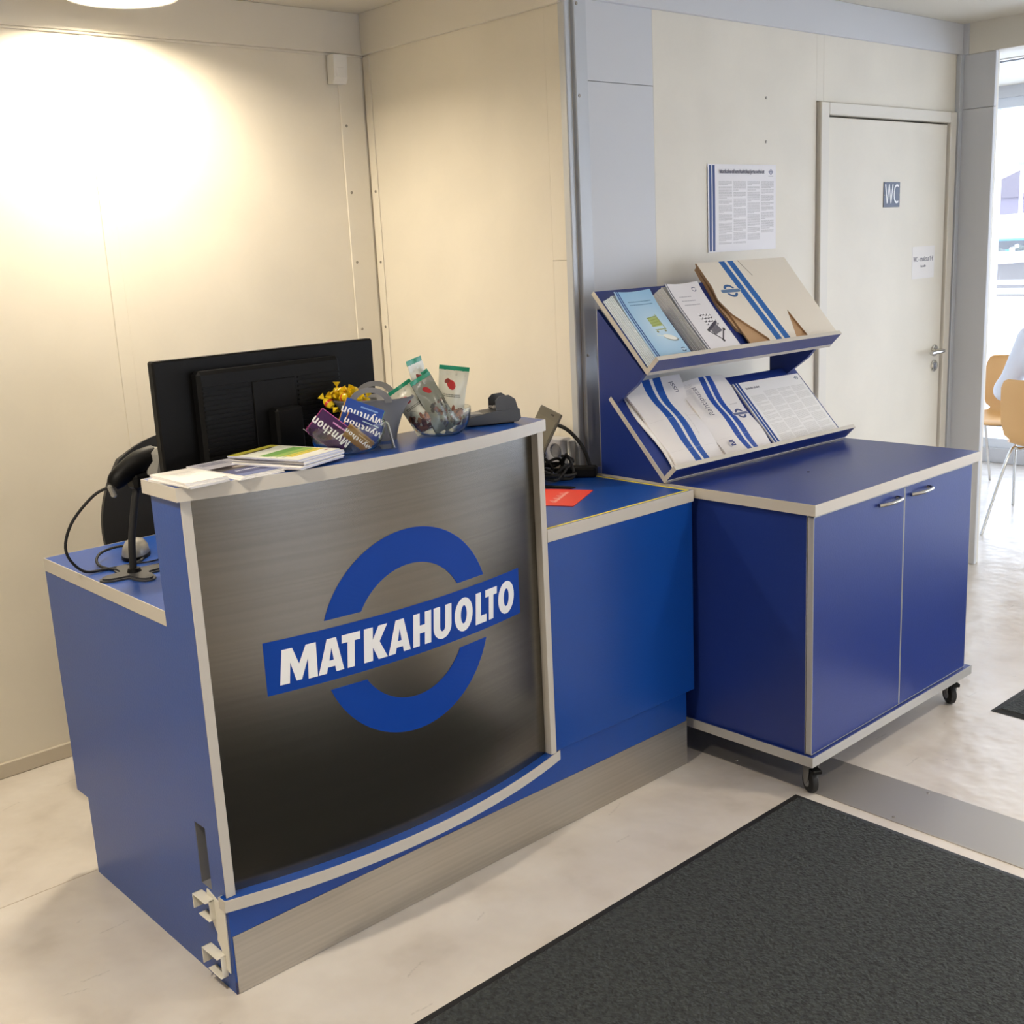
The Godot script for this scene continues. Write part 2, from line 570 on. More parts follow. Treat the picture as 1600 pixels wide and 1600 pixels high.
func build_shell() -> void:
	var f := structure("floor", "pale marbled linoleum floor under the counter and mats", "floor")
	slab(f, "linoleum", Vector3(-3.1, -0.12, -1.64), Vector3(6.5, 0.0, 5.1), M.floor)
	slab(f, "linoleum", Vector3(4.0, -0.12, -4.1), Vector3(6.5, 0.0, -1.64), M.floor)
	slab(f, "weld_seam", Vector3(-3.1, -0.001, -0.748), Vector3(0.0, 0.0004, -0.745), mat(rgb(176, 164, 148), 0.5))
	var c := structure("ceiling", "flat off-white ceiling panels over the waiting room", "ceiling")
	slab(c, "ceiling_panel", Vector3(-3.1, CEIL, -1.64), Vector3(1.6, CEIL + 0.12, 5.1), M.ceiling)
	slab(c, "ceiling_panel", Vector3(1.604, CEIL + 0.002, -0.62), Vector3(4.13, CEIL + 0.12, 5.1), M.ceiling)
	slab(c, "ceiling_panel", Vector3(4.13, CEIL - 0.01, -4.1), Vector3(6.5, CEIL + 0.12, 5.1), M.ceiling)
	slab(c, "joint_backing", Vector3(1.58, CEIL + 0.05, -0.62), Vector3(1.62, CEIL + 0.12, 5.1), M.joint)

	# back wall: laminated panels with a flat batten over each joint
	var w := structure("wall_back", "cream panelled wall behind the counter, lit by the round lamp", "wall")
	var xs := [-3.1, -0.64, 0.59, 1.53, 1.70]
	for i in xs.size() - 1:
		slab(w, "panel", Vector3(xs[i] + 0.0008, 0, BACK - 0.12), Vector3(xs[i + 1] - 0.0008, CEIL, BACK), M.wall)
	for x in [-0.64, 0.59]:
		slab(w, "batten", Vector3(x - 0.024, 0.05, BACK), Vector3(x + 0.024, 2.236, BACK + 0.0035), M.wall, 0.0012)
	slab(w, "batten", Vector3(1.49, 0.05, BACK), Vector3(1.594, 2.236, BACK + 0.006), M.wall, 0.002)
	for y in [0.55, 0.78, 1.03, 1.276, 1.519, 1.767, 1.998]:
		screw_head(w, Vector3(1.511, y, BACK + 0.006), Vector3.BACK)
	var t := structure("trim_1", "cream cornice board along the top of the back wall", "trim")
	slab(t, "cornice", Vector3(-3.1, 2.241, BACK), Vector3(JOG, CEIL, BACK + 0.014), M.trim, 0.002)
	slab(t, "cornice_lip", Vector3(-3.1, 2.233, BACK), Vector3(JOG, 2.241, BACK + 0.009), M.trim, 0.002)
	t = structure("trim_2", "cream cornice board on the wall beside the counter", "trim")
	slab(t, "cornice", Vector3(JOG - 0.014, 2.241, BACK + 0.014), Vector3(JOG, CEIL, -0.505), M.trim, 0.002)
	t = structure("trim_3", "pale grey cornice board above the toilet door", "trim")
	slab(t, "cornice", Vector3(1.73, 2.258, WC), Vector3(OPEN, CEIL + 0.002, WC + 0.014), M.white_panel, 0.002)
	var b := structure("baseboard_back", "low beige skirting along the back wall", "baseboard")
	slab(b, "skirting", Vector3(-3.1, 0, BACK), Vector3(JOG, 0.05, BACK + 0.012), M.skirting, 0.003)

	# the wall that comes forward beside the counter
	w = structure("wall_side", "cream wall panel beside the right end of the counter", "wall")
	slab(w, "panel", Vector3(JOG, 0, BACK - 0.1), Vector3(JOG + 0.05, CEIL, -0.58), M.wall)
	slab(w, "panel", Vector3(JOG, 0, -0.5795), Vector3(JOG + 0.05, 1.4965, -0.503), M.wall)
	slab(w, "panel", Vector3(JOG, 1.498, -0.5795), Vector3(JOG + 0.05, CEIL, -0.503), M.wall)
	slab(w, "batten", Vector3(JOG - 0.005, 0.05, BACK + 0.006), Vector3(JOG, 2.236, BACK + 0.045), M.wall, 0.0015)
	for y in [0.78, 1.03, 1.277, 1.515, 1.769]:
		screw_head(w, Vector3(JOG - 0.005, y, BACK + 0.03), Vector3.LEFT)
	t = structure("trim_4", "grey metal corner profiles between cream wall and white post panel", "trim")
	var prof := [[1.603, 1.622, 0.010], [1.6225, 1.634, 0.004], [1.6365, 1.664, 0.016], [1.6645, 1.70, 0.008]]
	for k in prof.size():
		var q: Array = prof[k]
		slab(t, "profile", Vector3(q[0], 0, WC - 0.02), Vector3(q[1], CEIL, WC + q[2]), M.profile, 0.003)
	for y in [0.6, 1.2, 1.98, 2.24]:
		screw_head(t, Vector3(1.65, y, WC + 0.016), Vector3.BACK)
	slab(t, "seal", Vector3(1.634, 0, WC - 0.02), Vector3(1.6365, CEIL, WC + 0.002), M.joint)

	# wall with the toilet door
	w = structure("wall_door", "pale panelled wall with the toilet door behind the cabinet", "wall")
	slab(w, "backing", Vector3(1.65, 0, WC - 0.1), Vector3(2.94, CEIL, WC - 0.012), M.joint)
	slab(w, "backing", Vector3(2.94, 2.03, WC - 0.1), Vector3(OPEN + 0.1, CEIL, WC - 0.012), M.joint)
	slab(w, "post_panel", Vector3(1.70, 0, WC - 0.012), Vector3(2.006, 2.027, WC + 0.002), M.white_panel, 0.001, "bluish white post panel")
	slab(w, "post_panel", Vector3(1.70, 2.0285, WC - 0.012), Vector3(2.006, CEIL, WC + 0.002), M.white_panel, 0.001, "bluish white post panel")
	slab(w, "panel", Vector3(2.0078, 0, WC - 0.012), Vector3(2.938, CEIL, WC), M.wall, 0.001)
	slab(w, "panel", Vector3(2.938, 2.024, WC - 0.012), Vector3(2.983, CEIL, WC), M.wall, 0.0)
	slab(w, "panel", Vector3(2.9845, 2.024, WC - 0.012), Vector3(3.995, CEIL, WC), M.wall, 0.001)
	slab(w, "panel", Vector3(3.9945, 0.0, WC - 0.012), Vector3(OPEN, CEIL, WC), M.wall, 0.001)
	for p in [Vector3(2.62, 1.87, WC), Vector3(2.62, 2.02, WC)]:
		screw_head(w, p, Vector3.BACK)
	# toilet door in its frame
	var d := structure("door_1", "cream toilet door with steel lever handle in flat frame", "door")
	slab(d, "frame", Vector3(2.948, 0, WC - 0.09), Vector3(3.004, 2.022, WC + 0.016), M.trim, 0.003)
	slab(d, "frame", Vector3(3.944, 0, WC - 0.09), Vector3(3.994, 2.022, WC + 0.016), M.trim, 0.003)
	slab(d, "frame", Vector3(3.004, 1.976, WC - 0.09), Vector3(3.944, 2.022, WC + 0.0155), M.trim, 0.003)
	slab(d, "leaf", Vector3(3.012, 0.01, WC - 0.045), Vector3(3.938, 1.969, WC + 0.002), M.wall, 0.002)
	slab(d, "rebate", Vector3(3.0, 0.0, WC - 0.09), Vector3(3.95, 2.0, WC - 0.05), M.joint)
	for y in [0.3, 1.62]:
		slab(d, "hinge", Vector3(3.0035, y, WC - 0.004), Vector3(3.0125, y + 0.09, WC + 0.008), M.chrome, 0.002)
	var hx := 3.885
	var st := geo()
	lathe(st, PackedVector2Array([Vector2(0.026, 0), Vector2(0.026, 0.006), Vector2(0.022, 0.009), Vector2(0, 0.009)]), 20, Transform3D(Basis(Vector3.RIGHT, PI / 2), Vector3(hx, 1.003, WC + 0.002)))
	var hd := part(d, "handle", done(st), M.chrome, "steel lever handle")
	part(hd, "lever", tube_mesh(curve([Vector3(hx, 1.003, WC + 0.008), Vector3(hx, 1.003, WC + 0.045), Vector3(hx - 0.03, 1.003, WC + 0.055), Vector3(hx - 0.115, 1.002, WC + 0.052)], 5), 0.009, 10), M.chrome)
	st = geo()
	lathe(st, PackedVector2Array([Vector2(0.026, 0), Vector2(0.026, 0.006), Vector2(0.022, 0.009), Vector2(0, 0.009)]), 20, Transform3D(Basis(Vector3.RIGHT, PI / 2), Vector3(hx, 0.935, WC + 0.002)))
	var lk := part(d, "lock_plate", done(st), M.chrome)
	slab(lk, "turn_knob", Vector3(hx - 0.003, 0.921, WC + 0.011), Vector3(hx + 0.003, 0.949, WC + 0.017), M.chrome, 0.001)

	# the wide opening to the cafe: post, beam, far jamb
	w = structure("wall_opening", "white post and header beam of the wide opening to the cafe", "wall")
	slab(w, "post_panel", Vector3(OPEN, 0, WC), Vector3(OPEN + 0.022, 2.03, -0.34), M.white_panel, 0.002)
	slab(w, "post_panel", Vector3(OPEN, 2.0315, WC), Vector3(OPEN + 0.022, 2.255, -0.34), M.white_panel, 0.002)
	slab(w, "corner_profile", Vector3(4.0, 0, WC), Vector3(OPEN, 2.258, WC + 0.022), M.profile, 0.002)
	slab(w, "beam", Vector3(OPEN - 0.002, 2.256, WC + 0.04), Vector3(OPEN + 0.1, CEIL + 0.01, 5.1), M.ceiling, 0.002)
	slab(w, "beam", Vector3(OPEN - 0.004, 2.256, WC), Vector3(OPEN + 0.1, CEIL + 0.01, WC + 0.04), M.white_panel, 0.002)
	slab(w, "wall_panel", Vector3(OPEN, 0, 3.6), Vector3(OPEN + 0.1, 2.256, 5.1), M.wall)
	slab(w, "jamb_lining", Vector3(OPEN + 0.024, 0, -0.52), Vector3(OPEN + 0.05, 2.255, -0.345), M.trim, 0.003)

	# unseen sides of the waiting room
	w = structure("wall_left", "cream wall closing the waiting room on the far left", "wall")
	slab(w, "panel", Vector3(-3.22, 0, -1.64), Vector3(-3.1, CEIL + 0.12, 5.2), M.wall)
	w = structure("wall_front", "cream wall with glazed entrance opposite the counter", "wall")
	slab(w, "panel", Vector3(-3.22, 0, 5.1), Vector3(0.4, CEIL + 0.12, 5.2), M.wall)
	slab(w, "panel", Vector3(2.3, 0, 5.1), Vector3(6.5, CEIL + 0.12, 5.2), M.wall)
	slab(w, "panel", Vector3(0.4, 2.1, 5.1), Vector3(2.3, CEIL + 0.12, 5.2), M.wall)
	d = structure("door_2", "glazed double entrance door opposite the counter", "door")
	for k in 2:
		var x0 := 0.4 + 0.95 * k
		slab(d, "stile", Vector3(x0, 0, 5.12), Vector3(x0 + 0.08, 2.1, 5.17), M.grey_plastic)
		slab(d, "stile", Vector3(x0 + 0.87, 0, 5.12), Vector3(x0 + 0.95, 2.1, 5.17), M.grey_plastic)
		slab(d, "rail", Vector3(x0 + 0.08, 0, 5.12), Vector3(x0 + 0.87, 0.12, 5.17), M.grey_plastic)
		slab(d, "rail", Vector3(x0 + 0.08, 2.0, 5.12), Vector3(x0 + 0.87, 2.1, 5.17), M.grey_plastic)
		slab(d, "pane", Vector3(x0 + 0.08, 0.12, 5.142), Vector3(x0 + 0.87, 2.0, 5.146), M.glass)

	# steel plate over the floor joint
	t = structure("trim_5", "flat stainless steel threshold strip let into the floor", "trim")
	var sp := geo()
	bx(sp, Vector3(1.609, 0.0, -0.5), Vector3(1.835, 0.0025, 5.05), 0.001)
	part(t, "threshold_plate", done(sp), M.strip_steel)
	for z in [0.1, 0.62, 1.15, 1.7, 2.3]:
		for x in [1.63, 1.815]:
			screw_head(t, Vector3(x, 0.0022, z), Vector3.UP)

	# lamps: a round flush fitting over the back wall and its likes further forward
	ceiling_lamp(Vector3(0.575, CEIL, -1.215), "round ceiling lamp glowing against the back wall", Color(1.0, 0.94, 0.84), 2.6)
	ceiling_lamp(Vector3(2.30, CEIL, 1.75), "round ceiling lamp above the threshold strip", Color(1.0, 0.95, 0.88), 2.3)
	ceiling_lamp(Vector3(-0.9, CEIL, 0.35), "round ceiling lamp above the left end of the counter", Color(1.0, 0.95, 0.87), 3.3)
	ceiling_lamp(Vector3(0.3, CEIL, 2.9), "round ceiling lamp above the entrance mat", Color(1.0, 0.95, 0.88), 2.2)
	ceiling_lamp(Vector3(2.6, CEIL, 3.6), "round ceiling lamp near the glazed entrance", Color(1.0, 0.95, 0.88), 2.4)

func ceiling_lamp(at: Vector3, label: String, c: Color, energy: float) -> void:
	var l := thing("ceiling_lamp", label, "lamp", at, 0.0, "round ceiling lamps")
	part(l, "housing", lathe_mesh(PackedVector2Array([Vector2(0.0, 0.0), Vector2(0.16, 0.0), Vector2(0.163, -0.02), Vector2(0.163, -0.09), Vector2(0.155, -0.098), Vector2(0.149, -0.096), Vector2(0.146, -0.024), Vector2(0, -0.022)]), 40), M.white_plastic)
	var g := mat(rgb(250, 246, 236), 0.5)
	g.emission_enabled = true
	g.emission = c.lerp(Color.WHITE, 0.45)
	g.emission_energy_multiplier = 2.2
	part(l, "diffuser", lathe_mesh(PackedVector2Array([Vector2(0.120, -0.023), Vector2(0.116, -0.034), Vector2(0.08, -0.038), Vector2(0, -0.040)]), 36), g, "glowing milky lamp diffuser")
	var a := AreaLight3D.new()
	a.name = "light"
	a.area_size = Vector2(0.19, 0.19)
	a.light_color = c
	a.light_energy = energy
	a.area_range = 14.0
	a.area_attenuation = 2.0
	a.shadow_enabled = true
	l.add_child(a)
	a.position = Vector3(0, -0.043, 0)
	a.rotation.x = -PI / 2

# ------------------------------------------------------------------ cafe beyond the opening
func build_cafe() -> void:
	var w := structure("wall_cafe", "white wall of the cafe behind the toilet", "wall")
	slab(w, "panel", Vector3(4.0, 0, -4.2), Vector3(6.5, CEIL + 0.12, -4.1), M.white_panel)
	slab(w, "panel", Vector3(3.9, 0, -4.1), Vector3(4.06, CEIL + 0.12, -0.602), M.white_panel)
	slab(w, "header", Vector3(6.36, 2.30, -4.1), Vector3(6.5, CEIL + 0.12, 5.1), M.white_panel)
	slab(w, "sill", Vector3(6.36, 0.0, -4.1), Vector3(6.5, 0.10, 5.1), M.white_panel, 0.004)
	var n := structure("window_1", "tall glazed window wall of the cafe", "window")
	var frame := mat(rgb(222, 226, 230), 0.4)
	slab(n, "rail", Vector3(6.38, 0.10, -4.1), Vector3(6.46, 0.16, 5.1), frame)
	slab(n, "rail", Vector3(6.38, 2.24, -4.1), Vector3(6.46, 2.30, 5.1), frame)
	for i in 8:
		var z := -4.1 + 1.3 * i
		slab(n, "mullion", Vector3(6.37, 0.16, z), Vector3(6.47, 2.24, z + 0.06), frame)
		if i < 7:
			slab(n, "pane", Vector3(6.418, 0.16, z + 0.06), Vector3(6.424, 2.24, z + 1.3), M.glass)
	var v := thing("ceiling_vent", "slotted dark air vent in the cafe ceiling", "vent", Vector3(5.23, CEIL - 0.01, -0.86))
	slab(v, "frame", Vector3(-0.06, -0.006, -0.2), Vector3(0.06, 0.0, 0.4), M.white_plastic, 0.002)
	for k in 2:
		slab(v, "slot", Vector3(-0.02 + 0.03 * k, -0.0075, -0.18), Vector3(-0.006 + 0.03 * k, -0.0055, 0.38), M.black_plastic)

func build_outside() -> void:
	var snow := mat(rgb(240, 243, 248), 0.9)
	var g := structure("ground", "snow covered yard outside the cafe windows", "ground")
	var st := geo()
	var rng := RandomNumberGenerator.new()
	rng.seed = 9
	bx(st, Vector3(6.5, -0.8, -70), Vector3(140, -0.5, 40))
	bx(st, Vector3(-30, -0.8, 5.2), Vector3(6.5, -0.5, 40))
	part(g, "snow", done(st), snow)
	part(g, "snow_bank", tube_mesh(curve([Vector3(60, -0.3, -48), Vector3(58, 0.2, -34), Vector3(59, 0.3, -24), Vector3(57, 0.0, -10)], 5), [0.6, 1.2, 1.7, 1.5, 1.3, 1.7, 1.9, 1.6, 1.5, 1.7, 1.8, 1.7, 1.5, 1.2, 1.0, 0.7], 10), snow)
	# houses far across the yard
	var wallm := mat(rgb(112, 104, 116), 0.9)
	var roofm := mat(rgb(100, 92, 100), 0.9)
	var wall2 := mat(rgb(124, 122, 122), 0.9)
	for k in 2:
		var h := thing("house", ["gabled house with chimney far across the snowy yard", "low flat-roofed house beside the gabled one"][k], "building", Vector3(88, -0.5, -37.0 if k == 0 else -47.5), 0.0, "houses beyond the yard")
		var half := 6.0 if k == 0 else 2.0
		var hi := 3.9 if k == 0 else 3.3
		part(h, "wall", box_mesh(Vector3(0, 0, -half), Vector3(9, hi, half)), wallm if k == 0 else wall2)
		st = geo()
		prism(st, PackedVector2Array([Vector2(-half - 0.3, hi), Vector2(half + 0.3, hi), Vector2(half * 0.6, hi + 1.9 * (1.0 if k == 0 else 0.3)), Vector2(-half * 0.1, hi + 2.2 * (1.0 if k == 0 else 0.3))]), -0.3, 9.3, side())
		part(h, "roof", done(st), roofm if k == 0 else snow)
		if k == 0:
			part(h, "chimney", box_mesh(Vector3(3, hi + 1.5, -0.2), Vector3(3.9, hi + 3.1, 0.7)), wallm)
		for i in 3:
			part(h, "window", box_mesh(Vector3(-0.05, 1.4, -half * 0.7 + i * half * 0.5), Vector3(0.02, 2.7, -half * 0.7 + i * half * 0.5 + 0.9 * half / 6.0 + 0.3)), wall2)
	var pole := thing("lamp_post", "thin white lamp post out in the yard", "lamp post", Vector3(52, -0.5, -21.9))
	part(pole, "pole", tube_mesh(PackedVector3Array([Vector3.ZERO, Vector3(0, 4.6, 0)]), 0.09, 8), snow)
	part(pole, "lantern", box_mesh(Vector3(-0.15, 4.5, -0.15), Vector3(0.15, 4.7, 0.6), 0.03), M.grey_plastic)
	# a parked car under snow
	var car := thing("car", "turquoise parked car half under snow", "car", Vector3(46, -0.5, -19.2))
	var paint := mat(rgb(70, 150, 165), 0.4)
	st = geo()
	prism(st, PackedVector2Array([Vector2(-2.1, 0.3), Vector2(2.1, 0.3), Vector2(2.15, 0.8), Vector2(1.3, 0.95), Vector2(0.7, 1.4), Vector2(-1.1, 1.42), Vector2(-1.8, 0.98), Vector2(-2.15, 0.9)]), -0.8, 0.8, side())
	part(car, "body", done(st), paint)
	st = geo()
	prism(st, PackedVector2Array([Vector2(-1.55, 1.0), Vector2(1.1, 1.0), Vector2(0.62, 1.34), Vector2(-1.05, 1.36)]), -0.82, 0.82, side())
	part(car, "window", done(st), M.dark_grey)
	part(car, "snow_cap", box_mesh(Vector3(-0.7, 1.41, -1.1), Vector3(0.7, 1.5, 0.7), 0.04), snow)
	for z in [-1.35, 1.35]:
		part(car, "wheel", lathe_mesh(PackedVector2Array([Vector2(0, -0.82), Vector2(0.31, -0.82), Vector2(0.31, 0.82), Vector2(0, 0.82)]), 16, Transform3D(Basis(Vector3.BACK, PI / 2), Vector3(0, 0.31, z))), M.black_rubber)
	# hedge
	var hedge := thing("hedge", "dark frosted hedge along the far side of the yard", "hedge", Vector3(31, -0.5, -13))
	var leaf := mat(rgb(84, 92, 86), 0.9)
	st = geo()
	for i in 900:
		var p := Vector3(rng.randf_range(-0.6, 0.6), rng.randf_range(0.0, 1.35), rng.randf_range(-9, 7))
		var r := rng.randf_range(0.07, 0.2)
		bx(st, -Vector3(r, r, r), Vector3(r, r, r), r * 0.5, Transform3D(Basis(Vector3(rng.randf(), 1, rng.randf()).normalized(), rng.randf() * 6.0), p))
	var fol := part(hedge, "foliage", done(st), leaf)
	fol.set_meta("kind", "stuff")
	st = geo()
	for i in 240:
		var p := Vector3(rng.randf_range(-0.72, -0.4), rng.randf_range(0.15, 1.4), rng.randf_range(-9, 7))
		var r := rng.randf_range(0.03, 0.09)
		bx(st, -Vector3(r, r * 0.5, r), Vector3(r, r * 2.0, r), r * 0.4, Transform3D(Basis(Vector3(1, 0, 0), rng.randf_range(-0.4, 0.4)), p))
	var fr := part(hedge, "frost", done(st), snow)
	fr.set_meta("kind", "stuff")
	var shed := thing("shed", "low dark shed with a snowy roof by the hedge", "shed", Vector3(26.5, -0.5, -11.6))
	part(shed, "wall", box_mesh(Vector3(0, 0, -1.2), Vector3(1.5, 1.1, 0.8)), mat(rgb(104, 98, 94), 0.9))
	part(shed, "roof", box_mesh(Vector3(-0.3, 1.1, -1.5), Vector3(1.8, 1.34, 1.1), 0.05), snow)
	# snowy benches and a handrail nearer the window
	var wood := mat(rgb(150, 146, 140), 0.8)
	var bench := thing("bench", "slatted yard bench heaped with snow, nearer the window", "bench", Vector3(18.5, -0.5, -7.1), 0.0, "snowy benches")
	for k in 3:
		part(bench, "slat", box_mesh(Vector3(0.0, 0.42 + 0.0 * k, -1.0), Vector3(0.1, 0.46, 1.0)) if k == 0 else box_mesh(Vector3(0.42, 0.5 + 0.17 * k, -1.0), Vector3(0.46, 0.6 + 0.17 * k, 1.0)), wood)
	part(bench, "slat", box_mesh(Vector3(0.12, 0.42, -1.0), Vector3(0.4, 0.46, 1.0)), wood)
	for z in [-0.9, 0.86]:
		part(bench, "leg", box_mesh(Vector3(0.0, 0, z), Vector3(0.46, 0.42, z + 0.05)), wood)
		part(bench, "post", box_mesh(Vector3(0.46, 0, z), Vector3(0.5, 0.95, z + 0.05)), wood)
	part(bench, "snow", box_mesh(Vector3(0.0, 0.46, -1.0), Vector3(0.42, 0.62, 1.0), 0.06), snow)
	var b2 := copy_of(bench, "slatted yard bench heaped with snow, second one behind it")
	b2.position = Vector3(21.5, -0.5, -8.2)
	var rail := thing("handrail", "tubular metal handrail loop outside the cafe window", "handrail", Vector3(9.2, -0.5, -2.36))
	part(rail, "tube", tube_mesh(curve([Vector3(0, 0, -0.02), Vector3(0, 1.2, -0.02), Vector3(0.02, 1.38, 0.06), Vector3(0.1, 1.45, 0.25), Vector3(0.3, 1.45, 0.9), Vector3(0.4, 1.35, 1.05), Vector3(0.4, 0, 1.08)], 6), 0.022, 8), mat(rgb(140, 144, 148), 0.4))
	part(rail, "cross_tube", tube_mesh(PackedVector3Array([Vector3(0, 0.7, 0), Vector3(0.4, 0.7, 1.08)]), 0.018, 8), mat(rgb(140, 144, 148), 0.4))

# ------------------------------------------------------------------ reception counter
func arc(x: float) -> float:
	return -0.008 + 0.075 * (1.0 - pow((x - 0.5) / 0.5, 2))

func arc_outline(x0: float, x1: float, back: float, ends: float, bow: float) -> PackedVector2Array:
	var p := PackedVector2Array()
	for i in 33:
		var x := lerpf(x0, x1, i / 32.0)
		p.append(Vector2(x, ends + bow * (1.0 - pow(i / 16.0 - 1.0, 2))))
	p.append(Vector2(x1, back))
	p.append(Vector2(x0, back))
	return p

# points (x, y) on the curved front, lifted by a hair
func on_front(p: Vector2, lift: float) -> Vector3:
	var slope := -0.15 * (p.x - 0.5) / 0.25
	var n := Vector3(-slope, 0, 1).normalized()
	return Vector3(p.x, p.y, arc(p.x) - 0.016) + n * lift

func front_patch(st: SurfaceTool, poly: PackedVector2Array, lift: float) -> void:
	var idx := Geometry2D.triangulate_polygon(poly) if poly.size() != 4 else PackedInt32Array([0, 1, 2, 0, 2, 3])
	for i in range(0, idx.size(), 3):
		tri(st, on_front(poly[idx[i]], lift), on_front(poly[idx[i + 1]], lift), on_front(poly[idx[i + 2]], lift), Vector3.BACK)
	var cw := Geometry2D.is_polygon_clockwise(poly)
	for i in poly.size():
		var a := poly[i]
		var b := poly[(i + 1) % poly.size()]
		var d := b - a
		var o := Vector2(d.y, -d.x) * (-1.0 if cw else 1.0)
		quad(st, on_front(a, 0.0), on_front(b, 0.0), on_front(b, lift), on_front(a, lift), Vector3(o.x, o.y, 0))

func glyph(ch: String) -> Array:
	match ch:
		"M": return [[0, 0, 0.05, 1, 0.32, 1, 0.5, 0.5, 0.68, 1, 0.95, 1, 1, 0, 0.75, 0, 0.735, 0.6, 0.57, 0.03, 0.43, 0.03, 0.265, 0.6, 0.25, 0]]
		"A": return [[0, 0, 0.32, 1, 0.5, 1, 0.5, 0.74, 0.41, 0.36, 0.5, 0.36, 0.5, 0.17, 0.355, 0.17, 0.31, 0], [1, 0, 0.68, 1, 0.5, 1, 0.5, 0.74, 0.59, 0.36, 0.5, 0.36, 0.5, 0.17, 0.645, 0.17, 0.69, 0]]
		"T": return [[0.31, 0, 0.31, 0.77, 0, 0.77, 0, 1, 1, 1, 1, 0.77, 0.69, 0.77, 0.69, 0]]
		"K": return [[0, 0, 0, 1, 0.37, 1, 0.37, 0.62, 0.62, 1, 1, 1, 0.66, 0.53, 1.02, 0, 0.62, 0, 0.37, 0.4, 0.37, 0]]
		"H": return [[0, 0, 0, 1, 0.35, 1, 0.35, 0.62, 0.65, 0.62, 0.65, 1, 1, 1, 1, 0, 0.65, 0, 0.65, 0.38, 0.35, 0.38, 0.35, 0]]
		"L": return [[0, 0, 0, 1, 0.46, 1, 0.46, 0.24, 1, 0.24, 1, 0]]
		"U":
			var p := [0, 1, 0.35, 1, 0.35, 0.38]
			for i in 9:
				var a := PI + PI * i / 8.0
				p.append_array([0.5 + 0.15 * cos(a), 0.36 + 0.15 * sin(a)])
			p.append_array([0.65, 1, 1, 1, 1, 0.36])
			for i in 13:
				var a := -PI * i / 12.0
				p.append_array([0.5 + 0.5 * cos(a), 0.36 + 0.38 * sin(a)])
			return [p]
	var out := []
	for h in 2:
		var p := []
		for i in 15:
			var a := PI * h + PI * i / 14.0 - PI / 2
			p.append_array([0.5 + 0.5 * cos(a), 0.5 + 0.53 * sin(a)])
		for i in 15:
			var a := PI * h + PI * (14 - i) / 14.0 - PI / 2
			p.append_array([0.5 + 0.17 * cos(a), 0.5 + 0.29 * sin(a)])
		out.append(p)
	return out

